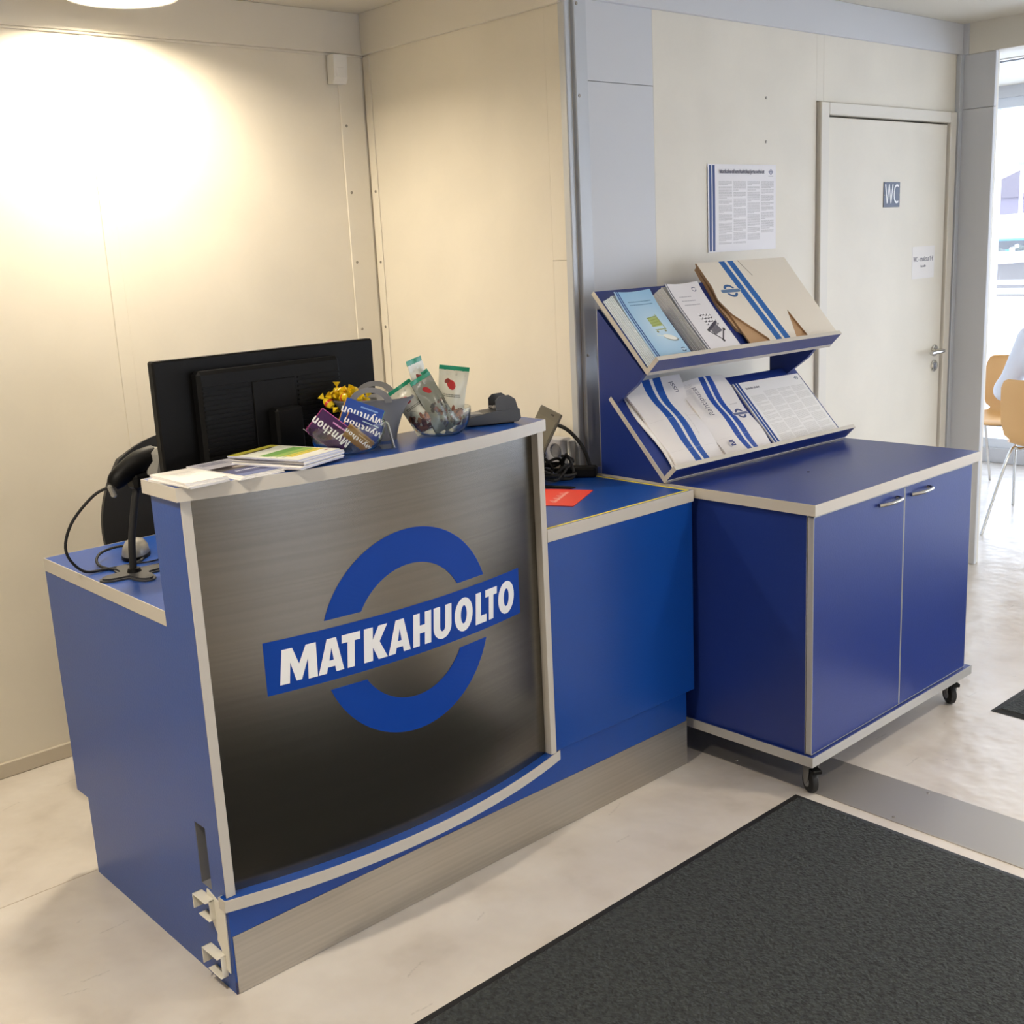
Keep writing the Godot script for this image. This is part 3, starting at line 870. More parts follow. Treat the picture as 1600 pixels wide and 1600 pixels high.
func build_counter() -> void:
	var c := thing("reception_counter", "blue reception counter with curved brushed steel front and ring emblem", "counter")
	var st := geo()
	# left side panel with the cable slot cut through it
	prism(st, PackedVector2Array([Vector2(-0.13, 0), Vector2(-0.734, 0), Vector2(-0.734, 0.212), Vector2(-0.805, 0.212), Vector2(-0.805, 0.809), Vector2(-0.13, 0.809)]), 0.0, 0.022, side())
	bx(st, Vector3(0, 0, -0.13), Vector3(0.022, 1.0955, -0.112))
	bx(st, Vector3(0, 0, -0.064), Vector3(0.022, 1.0955, -0.002))
	bx(st, Vector3(0, 0, -0.112), Vector3(0.022, 0.225, -0.064))
	bx(st, Vector3(0, 0.372, -0.112), Vector3(0.022, 1.0955, -0.064))
	var sp := part(c, "side_panel", done(st), M.blue)
	st = geo()
	bx(st, Vector3(0.0005, 0.225, -0.1125), Vector3(0.03, 0.372, -0.1105))
	bx(st, Vector3(0.0005, 0.2235, -0.112), Vector3(0.03, 0.226, -0.064))
	part(sp, "slot_reveal", done(st), M.grey_plastic)
	slab(sp, "front_edging", Vector3(0.0, 0.232, -0.002), Vector3(0.022, 1.0955, 0.001), M.edge, 0.0008, "pale grey edge strip")
	slab(sp, "chipped_corner", Vector3(0.0, 0.0, -0.0025), Vector3(0.008, 0.03, -0.0005), M.cardboard, 0.0, "bare chipboard at worn corner")
	# broken white cable bracket low on the side
	var bracket := mat(rgb(226, 222, 210), 0.5)
	st = geo()
	prism(st, PackedVector2Array([Vector2(-0.016, 0.045), Vector2(-0.012, 0.10), Vector2(-0.010, 0.205), Vector2(-0.085, 0.222), Vector2(-0.09, 0.19), Vector2(-0.072, 0.165), Vector2(-0.074, 0.15), Vector2(-0.056, 0.125), Vector2(-0.06, 0.108), Vector2(-0.045, 0.09), Vector2(-0.048, 0.07), Vector2(-0.036, 0.05)]), -0.003, -0.0003, side())
	var br := part(c, "cable_bracket", done(st), bracket, "broken white cable bracket")
	for q in [[0.160, 0.208, -0.115, -0.055], [0.032, 0.084, -0.10, -0.03]]:
		st = geo()
		var X := -0.024
		bx(st, Vector3(X, q[1] - 0.003, q[2]), Vector3(-0.0003, q[1], q[3]), 0.0008)
		bx(st, Vector3(X * 0.8, q[0], q[2] + 0.012), Vector3(-0.0003, q[0] + 0.003, q[3]), 0.0008)
		bx(st, Vector3(X, q[0] + 0.012, q[2]), Vector3(-0.0003, q[1], q[2] + 0.003), 0.0008)
		bx(st, Vector3(X * 0.6, q[0], q[3] - 0.003), Vector3(-0.0003, q[1], q[3]), 0.0008)
		part(br, "clip", done(st), bracket)
	# right side panel of the raised part
	part(c, "side_panel", box_mesh(Vector3(0.949, 0.232, -0.13), Vector3(0.967, 1.0955, -0.02)), M.blue)
	slab(c, "edging", Vector3(0.948, 0.232, -0.02), Vector3(0.9675, 1.0955, 0.0135), M.edge, 0.001, "pale grey edge strip")
	# back of the raised part
	part(c, "rear_panel", box_mesh(Vector3(0.022, 0.843, -0.143), Vector3(0.945, 1.0955, -0.127)), M.blue)
	# high ledge and bottom board, both bowed like the front
	var o := arc_outline(-0.009, 0.978, -0.141, 0.009, 0.072)
	part(part(c, "ledge", board(o, 1.096, 1.1238), M.blue, "blue laminate ledge"), "ledge_edging", band(o, 1.0955, 1.124, 0.0022), M.edge, "pale grey edge strip")
	o = arc_outline(-0.007, 0.984, -0.0175, 0.006, 0.074)
	part(part(c, "bottom_board", board(o, 0.2055, 0.2318), M.blue), "board_edging", band(o, 0.205, 0.232, 0.0022), M.edge, "pale grey edge strip")
	# the curved steel sheet
	st = geo()
	var n := 40
	st.set_smooth_group(1)
	for i in n:
		var xa := lerpf(0.0225, 0.9478, float(i) / n)
		var xb := lerpf(0.0225, 0.9478, float(i + 1) / n)
		quad(st, on_front(Vector2(xa, 0.2315), 0), on_front(Vector2(xb, 0.2315), 0), on_front(Vector2(xb, 1.096), 0), on_front(Vector2(xa, 1.096), 0), Vector3.BACK,
			Vector2(xa, 0.0), Vector2(xb, 0.0), Vector2(xb, 1.0), Vector2(xa, 1.0))
	st.generate_normals()
	st.generate_tangents()
	var steel := part(c, "steel_front", st.commit(), M.steel, "curved brushed steel sheet")
	# emblem: bar, two ring halves, letters
	st = geo()
	for i in 24:
		var xa := lerpf(0.139, 0.8625, i / 24.0)
		var xb := lerpf(0.139, 0.8625, (i + 1) / 24.0)
		front_patch(st, PackedVector2Array([Vector2(xa, 0.649), Vector2(xb, 0.649), Vector2(xb, 0.7665), Vector2(xa, 0.7665)]), 0.001)
	part(steel, "emblem_bar", done(st), M.logo_blue, "blue emblem bar")
	var cc := Vector2(0.5025, 0.7085)
	for h in [1.0, -1.0]:
		st = geo()
		var cut := 0.7855 - cc.y if h > 0 else cc.y - 0.6275
		var ao := asin(cut / 0.238)
		var ai := asin(cut / 0.157)
		for i in 40:
			var t0 := i / 40.0
			var t1 := (i + 1) / 40.0
			var q := PackedVector2Array()
			for e in [[0.238, ao, t0], [0.238, ao, t1], [0.157, ai, t1], [0.157, ai, t0]]:
				var a: float = lerpf(e[1], PI - e[1], e[2])
				q.append(cc + Vector2(cos(a), sin(a) * h) * e[0])
			front_patch(st, q, 0.0014)
		part(steel, "emblem_ring_half", done(st), M.logo_blue, "blue emblem half ring")
	var word := "MATKAHUOLTO"
	var spans := [0.167, 0.2514, 0.2535, 0.3137, 0.3085, 0.3535, 0.3635, 0.4235, 0.427, 0.4876, 0.4955, 0.5475, 0.5555, 0.6105, 0.6215, 0.681, 0.6925, 0.730, 0.7265, 0.7685, 0.7745, 0.836]
	for i in word.length():
		st = geo()
		for g in glyph(word[i]):
			var q := PackedVector2Array()
			for k in range(0, g.size(), 2):
				var u: float = g[k]
				var v: float = g[k + 1]
				q.append(Vector2(lerpf(spans[2 * i], spans[2 * i + 1], u) + 0.006 * v, 0.667 + 0.0765 * v))
			front_patch(st, q, 0.0018)
		part(steel, "letter", done(st), M.logo_white, "white letter " + word[i])
	# base with its steel kick plate
	slab(c, "base_front", Vector3(0.022, 0, -0.018), Vector3(1.521, 0.204, -0.003), M.blue)
	slab(c, "base_front", Vector3(0.0, 0.0, -0.003), Vector3(1.521, 0.204, -0.0005), M.blue)
	slab(c, "base_front", Vector3(0.988, 0.204, -0.018), Vector3(1.521, 0.25, -0.0005), M.blue)
	st = geo()
	quad(st, Vector3(0.004, 0.001, 0.001), Vector3(1.5205, 0.001, 0.001), Vector3(1.5205, 0.139, 0.001), Vector3(0.004, 0.139, 0.001), Vector3.BACK, Vector2(0, 0), Vector2(1.5, 0), Vector2(1.5, 0.15), Vector2(0, 0.15))
	quad(st, Vector3(0.004, 0.139, 0.001), Vector3(1.5205, 0.139, 0.001), Vector3(1.5205, 0.139, -0.001), Vector3(0.004, 0.139, -0.001), Vector3.UP)
	quad(st, Vector3(0.004, 0.001, 0.001), Vector3(0.004, 0.139, 0.001), Vector3(0.004, 0.139, -0.001), Vector3(0.004, 0.001, -0.001), Vector3.LEFT)
	st.generate_normals()
	st.generate_tangents()
	part(c, "kick_plate", st.commit(), M.kick_steel, "brushed steel kick plate")
	slab(c, "base_end", Vector3(1.503, 0, -0.734), Vector3(1.521, 0.25, -0.018), M.blue)
	slab(c, "base_back", Vector3(0.022, 0, -0.734), Vector3(1.503, 0.212, -0.716), M.blue)
	# right front and end panels, worktop
	slab(c, "front_panel", Vector3(0.968, 0.236, -0.004), Vector3(1.545, 0.809, 0.012), M.blue, 0.001)
	slab(c, "end_panel", Vector3(1.525, 0.236, -0.80), Vector3(1.545, 0.809, -0.004), M.blue)
	slab(c, "floor_board", Vector3(0.022, 0.236, -0.80), Vector3(1.525, 0.25, -0.02), M.blue)
	var top := PackedVector2Array([Vector2(0.002, -0.803), Vector2(1.547, -0.803), Vector2(1.547, 0.013), Vector2(0.969, 0.013), Vector2(0.969, -0.132), Vector2(0.002, -0.132)])
	var wt := part(c, "worktop", board(top, 0.8105, 0.8428), M.blue, "blue laminate worktop")
	part(wt, "worktop_edging", band(top, 0.81, 0.843, 0.0022), M.edge, "pale grey edge strip")
	slab(wt, "yellow_tape", Vector3(0.972, 0.8426, 0.001), Vector3(1.538, 0.8436, 0.008), M.yellow, 0.0, "yellow tape line")
	slab(wt, "yellow_tape", Vector3(1.532, 0.8426, -0.46), Vector3(1.541, 0.8437, 0.004), M.yellow, 0.0, "yellow tape line")

# ------------------------------------------------------------------ cabinet on casters
func build_cabinet() -> void:
	var c := thing("rolling_cabinet", "violet-blue two-door cabinet on casters beside the counter", "cabinet", Vector3(1.565, 0, 0.4085), 0.0088)
	var W := 0.937
	var D := 0.85
	var o := PackedVector2Array([Vector2(0.002, -0.002), Vector2(W - 0.002, -0.002), Vector2(W - 0.002, -D), Vector2(0.002, -D)])
	part(part(c, "top_board", board(o, 0.8165, 0.8462), M.violet_blue), "top_edging", band(o, 0.816, 0.8465, 0.0022), M.edge, "pale grey edge strip")
	part(part(c, "bottom_board", board(o, 0.1, 0.1275), M.violet_blue), "bottom_edging", band(o, 0.0995, 0.128, 0.0022), M.edge_steel, "pale grey edge strip")
	part(c, "plug_cap", lathe_mesh(PackedVector2Array([Vector2(0.0045, 0.0), Vector2(0.004, 0.0012), Vector2(0, 0.0014)]), 10, Transform3D(Basis.IDENTITY, Vector3(0.368, 0.8462, -0.261))), M.black_plastic, "tiny black stain mark")  # small disc added for a dark stain on the top board
	var x0 := 0.012
	var x1 := W - 0.03
	var st := geo()
	bx(st, Vector3(x0, 0.128, -D + 0.01), Vector3(x0 + 0.018, 0.816, -0.034))
	part(c, "side_panel", done(st), M.violet_blue)
	st = geo()
	bx(st, Vector3(x1 - 0.018, 0.128, -D + 0.01), Vector3(x1, 0.816, -0.034))
	part(c, "side_panel", done(st), M.violet_blue)
	slab(c, "rear_panel", Vector3(x0 + 0.018, 0.128, -D + 0.01), Vector3(x1 - 0.018, 0.816, -D + 0.022), M.violet_blue)
	slab(c, "inner_shelf", Vector3(x0 + 0.018, 0.45, -D + 0.022), Vector3(x1 - 0.018, 0.468, -0.08), M.violet_blue)
	for x in [x0, x1 - 0.018]:
		slab(c, "panel_edging", Vector3(x, 0.128, -0.034), Vector3(x + 0.018, 0.816, -0.0325), M.edge_steel)
	var mid := 0.487
	for k in 2:
		var a: float = [x0, mid + 0.0015][k]
		var b: float = [mid - 0.0015, x1][k]
		var d := part(c, "door", box_mesh(Vector3(a + 0.002, 0.132, -0.03), Vector3(b - 0.002, 0.808, -0.012), 0.0005), M.violet_blue)
		st = geo()
		for q in [[a, a + 0.002, 0.13, 0.81], [b - 0.002, b, 0.13, 0.81], [a, b, 0.13, 0.132], [a, b, 0.808, 0.81]]:
			bx(st, Vector3(q[0], q[2], -0.03), Vector3(q[1], q[3], -0.0118))
		part(d, "door_edging", done(st), M.edge_steel, "pale grey edge strip")
		var h0: float = [0.335, 0.515][k]
		var hz := -0.012
		part(d, "handle", tube_mesh(curve([Vector3(h0 + 0.105, 0.786, hz), Vector3(h0 + 0.107, 0.785, hz + 0.014), Vector3(h0 + 0.092, 0.784, hz + 0.021), Vector3(h0 + 0.045, 0.782, hz + 0.019), Vector3(h0, 0.781, hz + 0.005)], 5), 0.0056, 10), M.chrome, "satin steel bow handle")
	for p in [Vector3(0.045, 0, -0.035), Vector3(W - 0.055, 0, -0.045), Vector3(0.045, 0, -D + 0.06), Vector3(W - 0.055, 0, -D + 0.06)]:
		var k := Node3D.new()
		k.name = "caster"
		c.add_child(k, true)
		k.position = p
		k.rotation.y = -0.5 if p.x < 0.5 else -0.62
		part(k, "plate", box_mesh(Vector3(-0.022, 0.095, -0.022), Vector3(0.022, 0.0995, 0.022), 0.001), M.chrome)
		st = geo()
		for s in [-1.0, 1.0]:
			prism(st, PackedVector2Array([Vector2(-0.012, 0.095), Vector2(0.018, 0.095), Vector2(0.012, 0.04), Vector2(-0.002, 0.026), Vector2(-0.01, 0.04)]), s * 0.0155 - 0.0015, s * 0.0155 + 0.0015, side())
		bx(st, Vector3(-0.017, 0.088, -0.013), Vector3(0.017, 0.096, 0.02), 0.002)
		part(k, "fork", done(st), M.dark_edge)
		part(k, "wheel", lathe_mesh(PackedVector2Array([Vector2(0, -0.012), Vector2(0.026, -0.012), Vector2(0.032, -0.008), Vector2(0.0335, 0.0), Vector2(0.032, 0.008), Vector2(0.026, 0.012), Vector2(0, 0.012)]), 24, Transform3D(Basis(Vector3.BACK, PI / 2), Vector3(0, 0.0335, 0))), M.black_rubber)
		part(k, "hub", lathe_mesh(PackedVector2Array([Vector2(0, -0.014), Vector2(0.014, -0.014), Vector2(0.014, 0.014), Vector2(0, 0.014)]), 16, Transform3D(Basis(Vector3.BACK, PI / 2), Vector3(0, 0.0335, 0))), M.grey_plastic)
		slab(k, "brake", Vector3(-0.014, 0.07, 0.018), Vector3(0.014, 0.082, 0.042), M.black_plastic, 0.002)

# ------------------------------------------------------------------ brochure stand and what lies on it
const TILT := deg_to_rad(46.5)
const STAND_TURN := -0.0329
var stand_at := Vector3(1.5583, 0.8465, -0.25)

# a frame on one of the stand's sloping shelves: u along the stand, v up the slope, n off the surface
func shelf_frame(upper: bool) -> Transform3D:
	var b := Basis(Vector3.UP, STAND_TURN)
	var vv := Vector3(0, sin(TILT), -cos(TILT))
	var nn := Vector3(0, cos(TILT), sin(TILT))
	var o := Vector3(0, 0.316, 0.093) if upper else Vector3(0, 0.002, 0.153)
	return Transform3D(b * Basis(Vector3.RIGHT, vv, nn), stand_at + b * o)

func on_shelf(called: String, label: String, category: String, upper: bool, u: float, v: float, n: float, turn := 0.0, group := "") -> Node3D:
	var o := thing(called, label, category, Vector3.ZERO, 0.0, group)
	o.transform = shelf_frame(upper) * Transform3D(Basis(Vector3.BACK, turn), Vector3(u, v, n))
	return o

func build_stand() -> void:
	var s := thing("brochure_stand", "two-tier blue brochure stand on the rolling cabinet", "stand", stand_at, STAND_TURN)
	var W := 0.908
	var inv := s.transform.affine_inverse()
	for upper in [true, false]:
		var f: Transform3D = inv * shelf_frame(upper)
		var st := geo()
		bx(st, Vector3(0.002, 0, 0), Vector3(W - 0.002, 0.318, 0.014), 0.0, f)
		var b := part(s, "shelf_board", done(st), M.violet_blue)
		st = geo()
		bx(st, Vector3(0.002, 0.0, 0.014), Vector3(W - 0.002, 0.014, 0.064), 0.0, f)
		part(b, "front_lip", done(st), M.violet_blue)
		st = geo()
		for x in [[0.0, 0.002], [W - 0.002, W]]:
			bx(st, Vector3(x[0], 0.0, 0.0), Vector3(x[1], 0.32, 0.014), 0.0, f)
			bx(st, Vector3(x[0], 0.0, 0.014), Vector3(x[1], 0.014, 0.066), 0.0, f)
		bx(st, Vector3(0.002, 0.0, 0.064), Vector3(W - 0.002, 0.014, 0.066), 0.0, f)
		bx(st, Vector3(0.002, -0.0015, 0.0), Vector3(W - 0.002, 0.0, 0.012), 0.0, f)
		part(b, "board_edging", done(st), M.edge, "pale grey edge strip")
	var poly := PackedVector2Array([Vector2(-0.11, 0.0), Vector2(-0.11, 0.503), Vector2(0.079, 0.318), Vector2(0.045, 0.282), Vector2(-0.05, 0.215), Vector2(0.148, 0.002), Vector2(0.15, 0.0)])
	for x in [0.004, W - 0.06]:
		var st := geo()
		prism(st, poly, x, x + 0.014, side())
		part(s, "side_panel", done(st), M.violet_blue)
		st = geo()
		bx(st, Vector3(x, 0, -0.112), Vector3(x + 0.014, 0.505, -0.11))
		bx(st, Vector3(x, -0.001, -0.002), Vector3(x + 0.014, 0.001, 0.002), 0.0)
		part(s, "panel_edging", done(st), M.edge_steel)

	var rng := RandomNumberGenerator.new()
	rng.seed = 21
	var dark := rgb(16, 62, 140)
	# pale blue brochures
	var im := page(256, 448, rgb(176, 208, 232))
	for y in 448:
		for x in 256:
			var d := Vector2(x - 150, (y - 250) * 0.8).length() / 300.0
			im.set_pixel(x, y, rgb(200, 224, 242).lerp(rgb(138, 188, 226), clampf(d * 1.15, 0, 1)))
	rect(im, 0, 0, 10, 448, rgb(176, 208, 234))
	for x in [10, 24]:
		rect(im, x, 0, 8, 448, dark)
	for y in [64, 84]:
		text_block(im, rng, 62, y, 160, 16, 13, rgb(92, 132, 172))
	rect(im, 122, 178, 66, 58, rgb(196, 212, 150))
	for k in 7:
		stroke(im, Vector2(120 + k * 11, 178 - k * 2), Vector2(124 + k * 10, 236 - k), 2.6, rgb(150, 164, 60))
	for k in 4:
		stroke(im, Vector2(116, 180 + k * 17), Vector2(190, 170 + k * 17), 2.0, rgb(140, 156, 58))
	stroke(im, Vector2(186, 160), Vector2(196, 258), 2.5, rgb(150, 160, 90))
	stroke(im, Vector2(122, 258), Vector2(196, 256), 2.5, rgb(150, 160, 90))
	disc(im, 130, 270, 7, 7, rgb(130, 130, 80))
	disc(im, 186, 268, 7, 7, rgb(130, 130, 80))
	stroke(im, Vector2(110, 290), Vector2(150, 300), 2.0, rgb(230, 236, 230))
	disc(im, 190, 318, 46, 19, rgb(132, 140, 140), 0.0, 0.35)
	disc(im, 187, 313, 43, 16, rgb(238, 240, 234), 0.0, 0.35)
	disc(im, 220, 400, 15, 15, rgb(50, 70, 110), 0.6)
	rect(im, 206, 394, 30, 10, rgb(190, 214, 234))
	brochure_stack("pale blue brochures stacked on the upper shelf", true, 0.008, 0.156, 0.262, 0.028, im, rgb(222, 232, 242), 7, rng)
	# white brochures with a picture of a trolley
	im = page(256, 448, rgb(226, 224, 228))
	rect(im, 0, 0, 8, 448, rgb(120, 122, 134))
	rect(im, 14, 0, 8, 448, rgb(96, 98, 112))
	for k in 3:
		text_block(im, rng, 60, 84 + 28 * k, 90 + 14 * k, 16, 13, rgb(168, 166, 176))
	disc(im, 202, 44, 15, 15, rgb(88, 90, 120), 0.62)
	rect(im, 190, 38, 26, 10, rgb(226, 224, 228))
	for k in 16:
		var p := Vector2(112 + (k % 4) * 24 + (k / 4) * 5 + rng.randf_range(-5, 5), 214 + (k / 4) * 22 + rng.randf_range(-5, 5))
		disc(im, p.x, p.y, 10, 9, rgb(52, 50, 62))
		disc(im, p.x - 2, p.y - 4, 9, 7, rgb(236, 236, 240))
	stroke(im, Vector2(112, 312), Vector2(196, 268), 8, rgb(60, 56, 74))
	for k in 8:
		stroke(im, Vector2(120 + k * 9, 308 - k * 4), Vector2(132 + k * 9, 348 - k * 3), 4, rgb(52, 48, 66))
	stroke(im, Vector2(100, 320), Vector2(160, 386), 4, rgb(40, 38, 50))
	stroke(im, Vector2(160, 386), Vector2(216, 320), 4, rgb(40, 38, 50))
	for p in [Vector2(160, 392), Vector2(218, 322), Vector2(102, 318)]:
		disc(im, p.x, p.y, 9, 9, rgb(36, 34, 44))
	brochure_stack("white brochures with a trolley picture stacked on the upper shelf", true, 0.226, 0.156, 0.268, 0.038, im, rgb(206, 206, 208), 9, rng)

	# flat-packed white carton leaning on the upper shelf
	var box := on_shelf("flat_carton", "flat-packed white carton with two blue stripes and emblem on upper shelf", "carton", true, 0.487, 0.016, 0.03)
	im = page(512, 400, rgb(226, 218, 204))
	for x in [132, 178]:
		rect(im, x, 0, 32, 400, rgb(24, 92, 164))
	tilted_emblem(im, 84, 140, 30, rgb(46, 88, 140), rgb(226, 218, 204), 0.0)
	stroke(im, Vector2(236, 0), Vector2(256, 76), 1.6, rgb(120, 110, 98))
	var carton := print_mat(im, 0.75)
	var CW := 0.465
	var CH := 0.366
	# outline with the two notched tabs at the lower edge
	var outl := PackedVector2Array([Vector2(0.012, CH), Vector2(CW + 0.02, CH), Vector2(CW + 0.005, CH * 0.6), Vector2(CW - 0.01, 0.0), Vector2(0.295, 0.0), Vector2(0.288, 0.135), Vector2(0.232, 0.02), Vector2(0.226, 0.0), Vector2(0.094, 0.0), Vector2(0.092, 0.03), Vector2(0.006, 0.142), Vector2(-0.012, 0.205), Vector2(0.006, 0.262)])
	var st := geo()
	var idx := Geometry2D.triangulate_polygon(outl)
	for i in range(0, idx.size(), 3):
		var a := outl[idx[i]]
		var b := outl[idx[i + 1]]
		var d := outl[idx[i + 2]]
		var k := Vector2(1.0 / (CW + 0.02), -1.0 / CH)
		tri(st, Vector3(a.x, a.y, 0.006), Vector3(b.x, b.y, 0.006), Vector3(d.x, d.y, 0.006), Vector3.BACK, a * k + Vector2(0, 1), b * k + Vector2(0, 1), d * k + Vector2(0, 1))
	part(box, "printed_face", done(st), carton)
	st = geo()
	prism(st, outl, 0.0, 0.0055, Transform3D.IDENTITY)
	part(box, "board_core", done(st), M.cardboard)
	st = geo()
	prism(st, PackedVector2Array([Vector2(0.015, 0.36), Vector2(0.45, 0.36), Vector2(0.445, 0.0), Vector2(0.0, 0.0), Vector2(0.006, 0.15)]), -0.006, -0.001, Transform3D.IDENTITY)
	part(box, "inner_flap", done(st), M.cardboard, "bare brown cardboard flap")
	st = geo()
	prism(st, PackedVector2Array([Vector2(-0.012, 0.2), Vector2(0.02, 0.36), Vector2(0.06, 0.36), Vector2(0.06, 0.03), Vector2(-0.004, 0.09)]), -0.02, -0.008, Transform3D.IDENTITY)
	part(box, "inner_flap", done(st), M.cardboard)

	# parcel bags on the lower shelf
	for k in 2:
		im = page(320, 460, rgb(228, 224, 222))
		if k == 0:
			for x in [112, 168]:
				rect(im, x, 0, 40, 460, rgb(20, 78, 164))
			text_block(im, rng, 236, 200, 6, 120, 3, rgb(170, 168, 170))
			rect(im, 0, 210, 320, 1, rgb(206, 202, 200))
			rect(im, 0, 372, 320, 1, rgb(206, 202, 200))
		else:
			for x in [134, 182]:
				rect(im, x, 0, 34, 460, rgb(26, 72, 160))
			text_block(im, rng, 20, 20, 60, 60, 5, rgb(196, 194, 196))
			tilted_emblem(im, 262, 236, 32, rgb(54, 66, 112), rgb(228, 224, 222), 0.0)
			text_block(im, rng, 236, 170, 60, 12, 6, rgb(176, 172, 176))
			rect(im, 0, 350, 320, 1, rgb(208, 204, 202))
		var m := print_mat(im, 0.42)
		var bag := on_shelf("parcel_bag", ["white plastic parcel bag with blue stripes, curled at the edges", "white plastic parcel bag with emblem beside the printed form"][k], "parcel bag", false, [0.05, 0.285][k], 0.016, 0.0165, [0.01, 0.02][k], "parcel bags on the lower shelf")
		var BW: float = [0.232, 0.232][k]
		var BL: float = [0.325, 0.30][k]
		st = geo()
		sheet(st, 14, 18, func(u: float, v: float) -> Vector3:
			var z := 0.010 + 0.010 * sin(PI * u) * (0.6 + 0.4 * sin(v * 5.0 + k * 2.0)) + 0.004 * sin(v * 11.0 + u * 4.0 + k)
			var xx := u * BW + (0.012 * sin(v * PI * 1.2 + 0.4) * (1.0 - u) if k == 0 else 0.0)
			if k == 0:
				xx += 0.03 * pow(v, 3) * u
			z += 0.030 * pow(maxf(0.0, v - 0.72), 1.2) * (1.6 if k == 0 else 0.5)
			return Vector3(xx, v * BL, z), 0.006)
		part(bag, "bag", done(st), m)
		var under := geo()
		sheet(under, 8, 8, func(u: float, v: float) -> Vector3:
			return Vector3(u * BW * 1.02 - 0.006 + 0.006 * sin(v * 7.0), v * BL * 0.97, 0.004 + 0.003 * sin(u * 3.0 + v * 6.0)), 0.003)
		part(bag, "bag_below", done(under), M.paper)
		if k == 1:
			letters(bag, "lettering", "Rahtipussi", 0.02, M.ink_grey, Transform3D(Basis(Vector3.BACK, PI / 2), Vector3(0.04, 0.15, 0.0285)), false, 0.9)
			letters(bag, "lettering", "M", 0.02, M.ink_blue, Transform3D(Basis(Vector3.BACK, PI / 2), Vector3(0.045, 0.03, 0.0245)), true)
		else:
			letters(bag, "lettering", "ussi", 0.02, M.ink_grey, Transform3D(Basis(Vector3.BACK, PI / 2), Vector3(0.19, 0.255, 0.031)), false, 0.9)
	# printed form
	im = page(512, 380, rgb(232, 231, 230))
	for x in [6, 27]:
		rect(im, x, 0, 15, 380, rgb(20, 66, 140))
	for col in 4:
		text_block(im, rng, 64 + col * 110, 66 if col else 84, 100, 290, 5, rgb(196, 195, 192))
	emblem(im, 478, 24, 11, rgb(84, 98, 120), rgb(232, 231, 230))
	var form := on_shelf("form_pad", "white form pad with small print in four columns on lower shelf", "form pad", false, 0.538, 0.016, 0.0145, -0.005)
	part(form, "pad", box_mesh(Vector3(0, 0, 0), Vector3(0.352, 0.268, 0.006)), M.paper)
	st = geo()
	quad(st, Vector3(0, 0.268, 0.0064), Vector3(0.352, 0.268, 0.0064), Vector3(0.352, 0, 0.0064), Vector3(0, 0, 0.0064), Vector3.BACK)
	part(form, "printed_sheet", done(st), print_mat(im, 0.7))
	letters(form, "heading", "Rahdin ehdot", 0.008, M.ink_grey, Transform3D(Basis.IDENTITY, Vector3(0.045, 0.241, 0.0065)), true)

func brochure_stack(label: String, upper: bool, u: float, w: float, l: float, thick: float, im: Image, edge: Color, count: int, rng: RandomNumberGenerator) -> void:
	var s := on_shelf("brochure_stack", label, "brochures", upper, u, 0.0145, 0.0145, 0.0, "brochure stacks on the upper shelf")
	var pm := mat(edge, 0.8)
	for i in count:
		var st := geo()
		var z0 := thick * i / count
		var z1 := thick * (i + 1) / count - 0.0006
		var dx := 0.018 * i / count + rng.randf_range(-0.001, 0.001)
		bx(st, Vector3(dx, 0, z0), Vector3(dx + w, l - rng.randf_range(0, 0.004), z1))
		part(s, "brochure", done(st), pm)
	var st := geo()
	sheet(st, 8, 10, func(a: float, b: float) -> Vector3:
		return Vector3(0.018 + a * w, b * l, thick + 0.002 + 0.010 * pow(b, 6) * (1.0 - 0.7 * sin(a * PI))), 0.0012)
	part(s, "cover", done(st), print_mat(im, 0.35), "printed top cover")

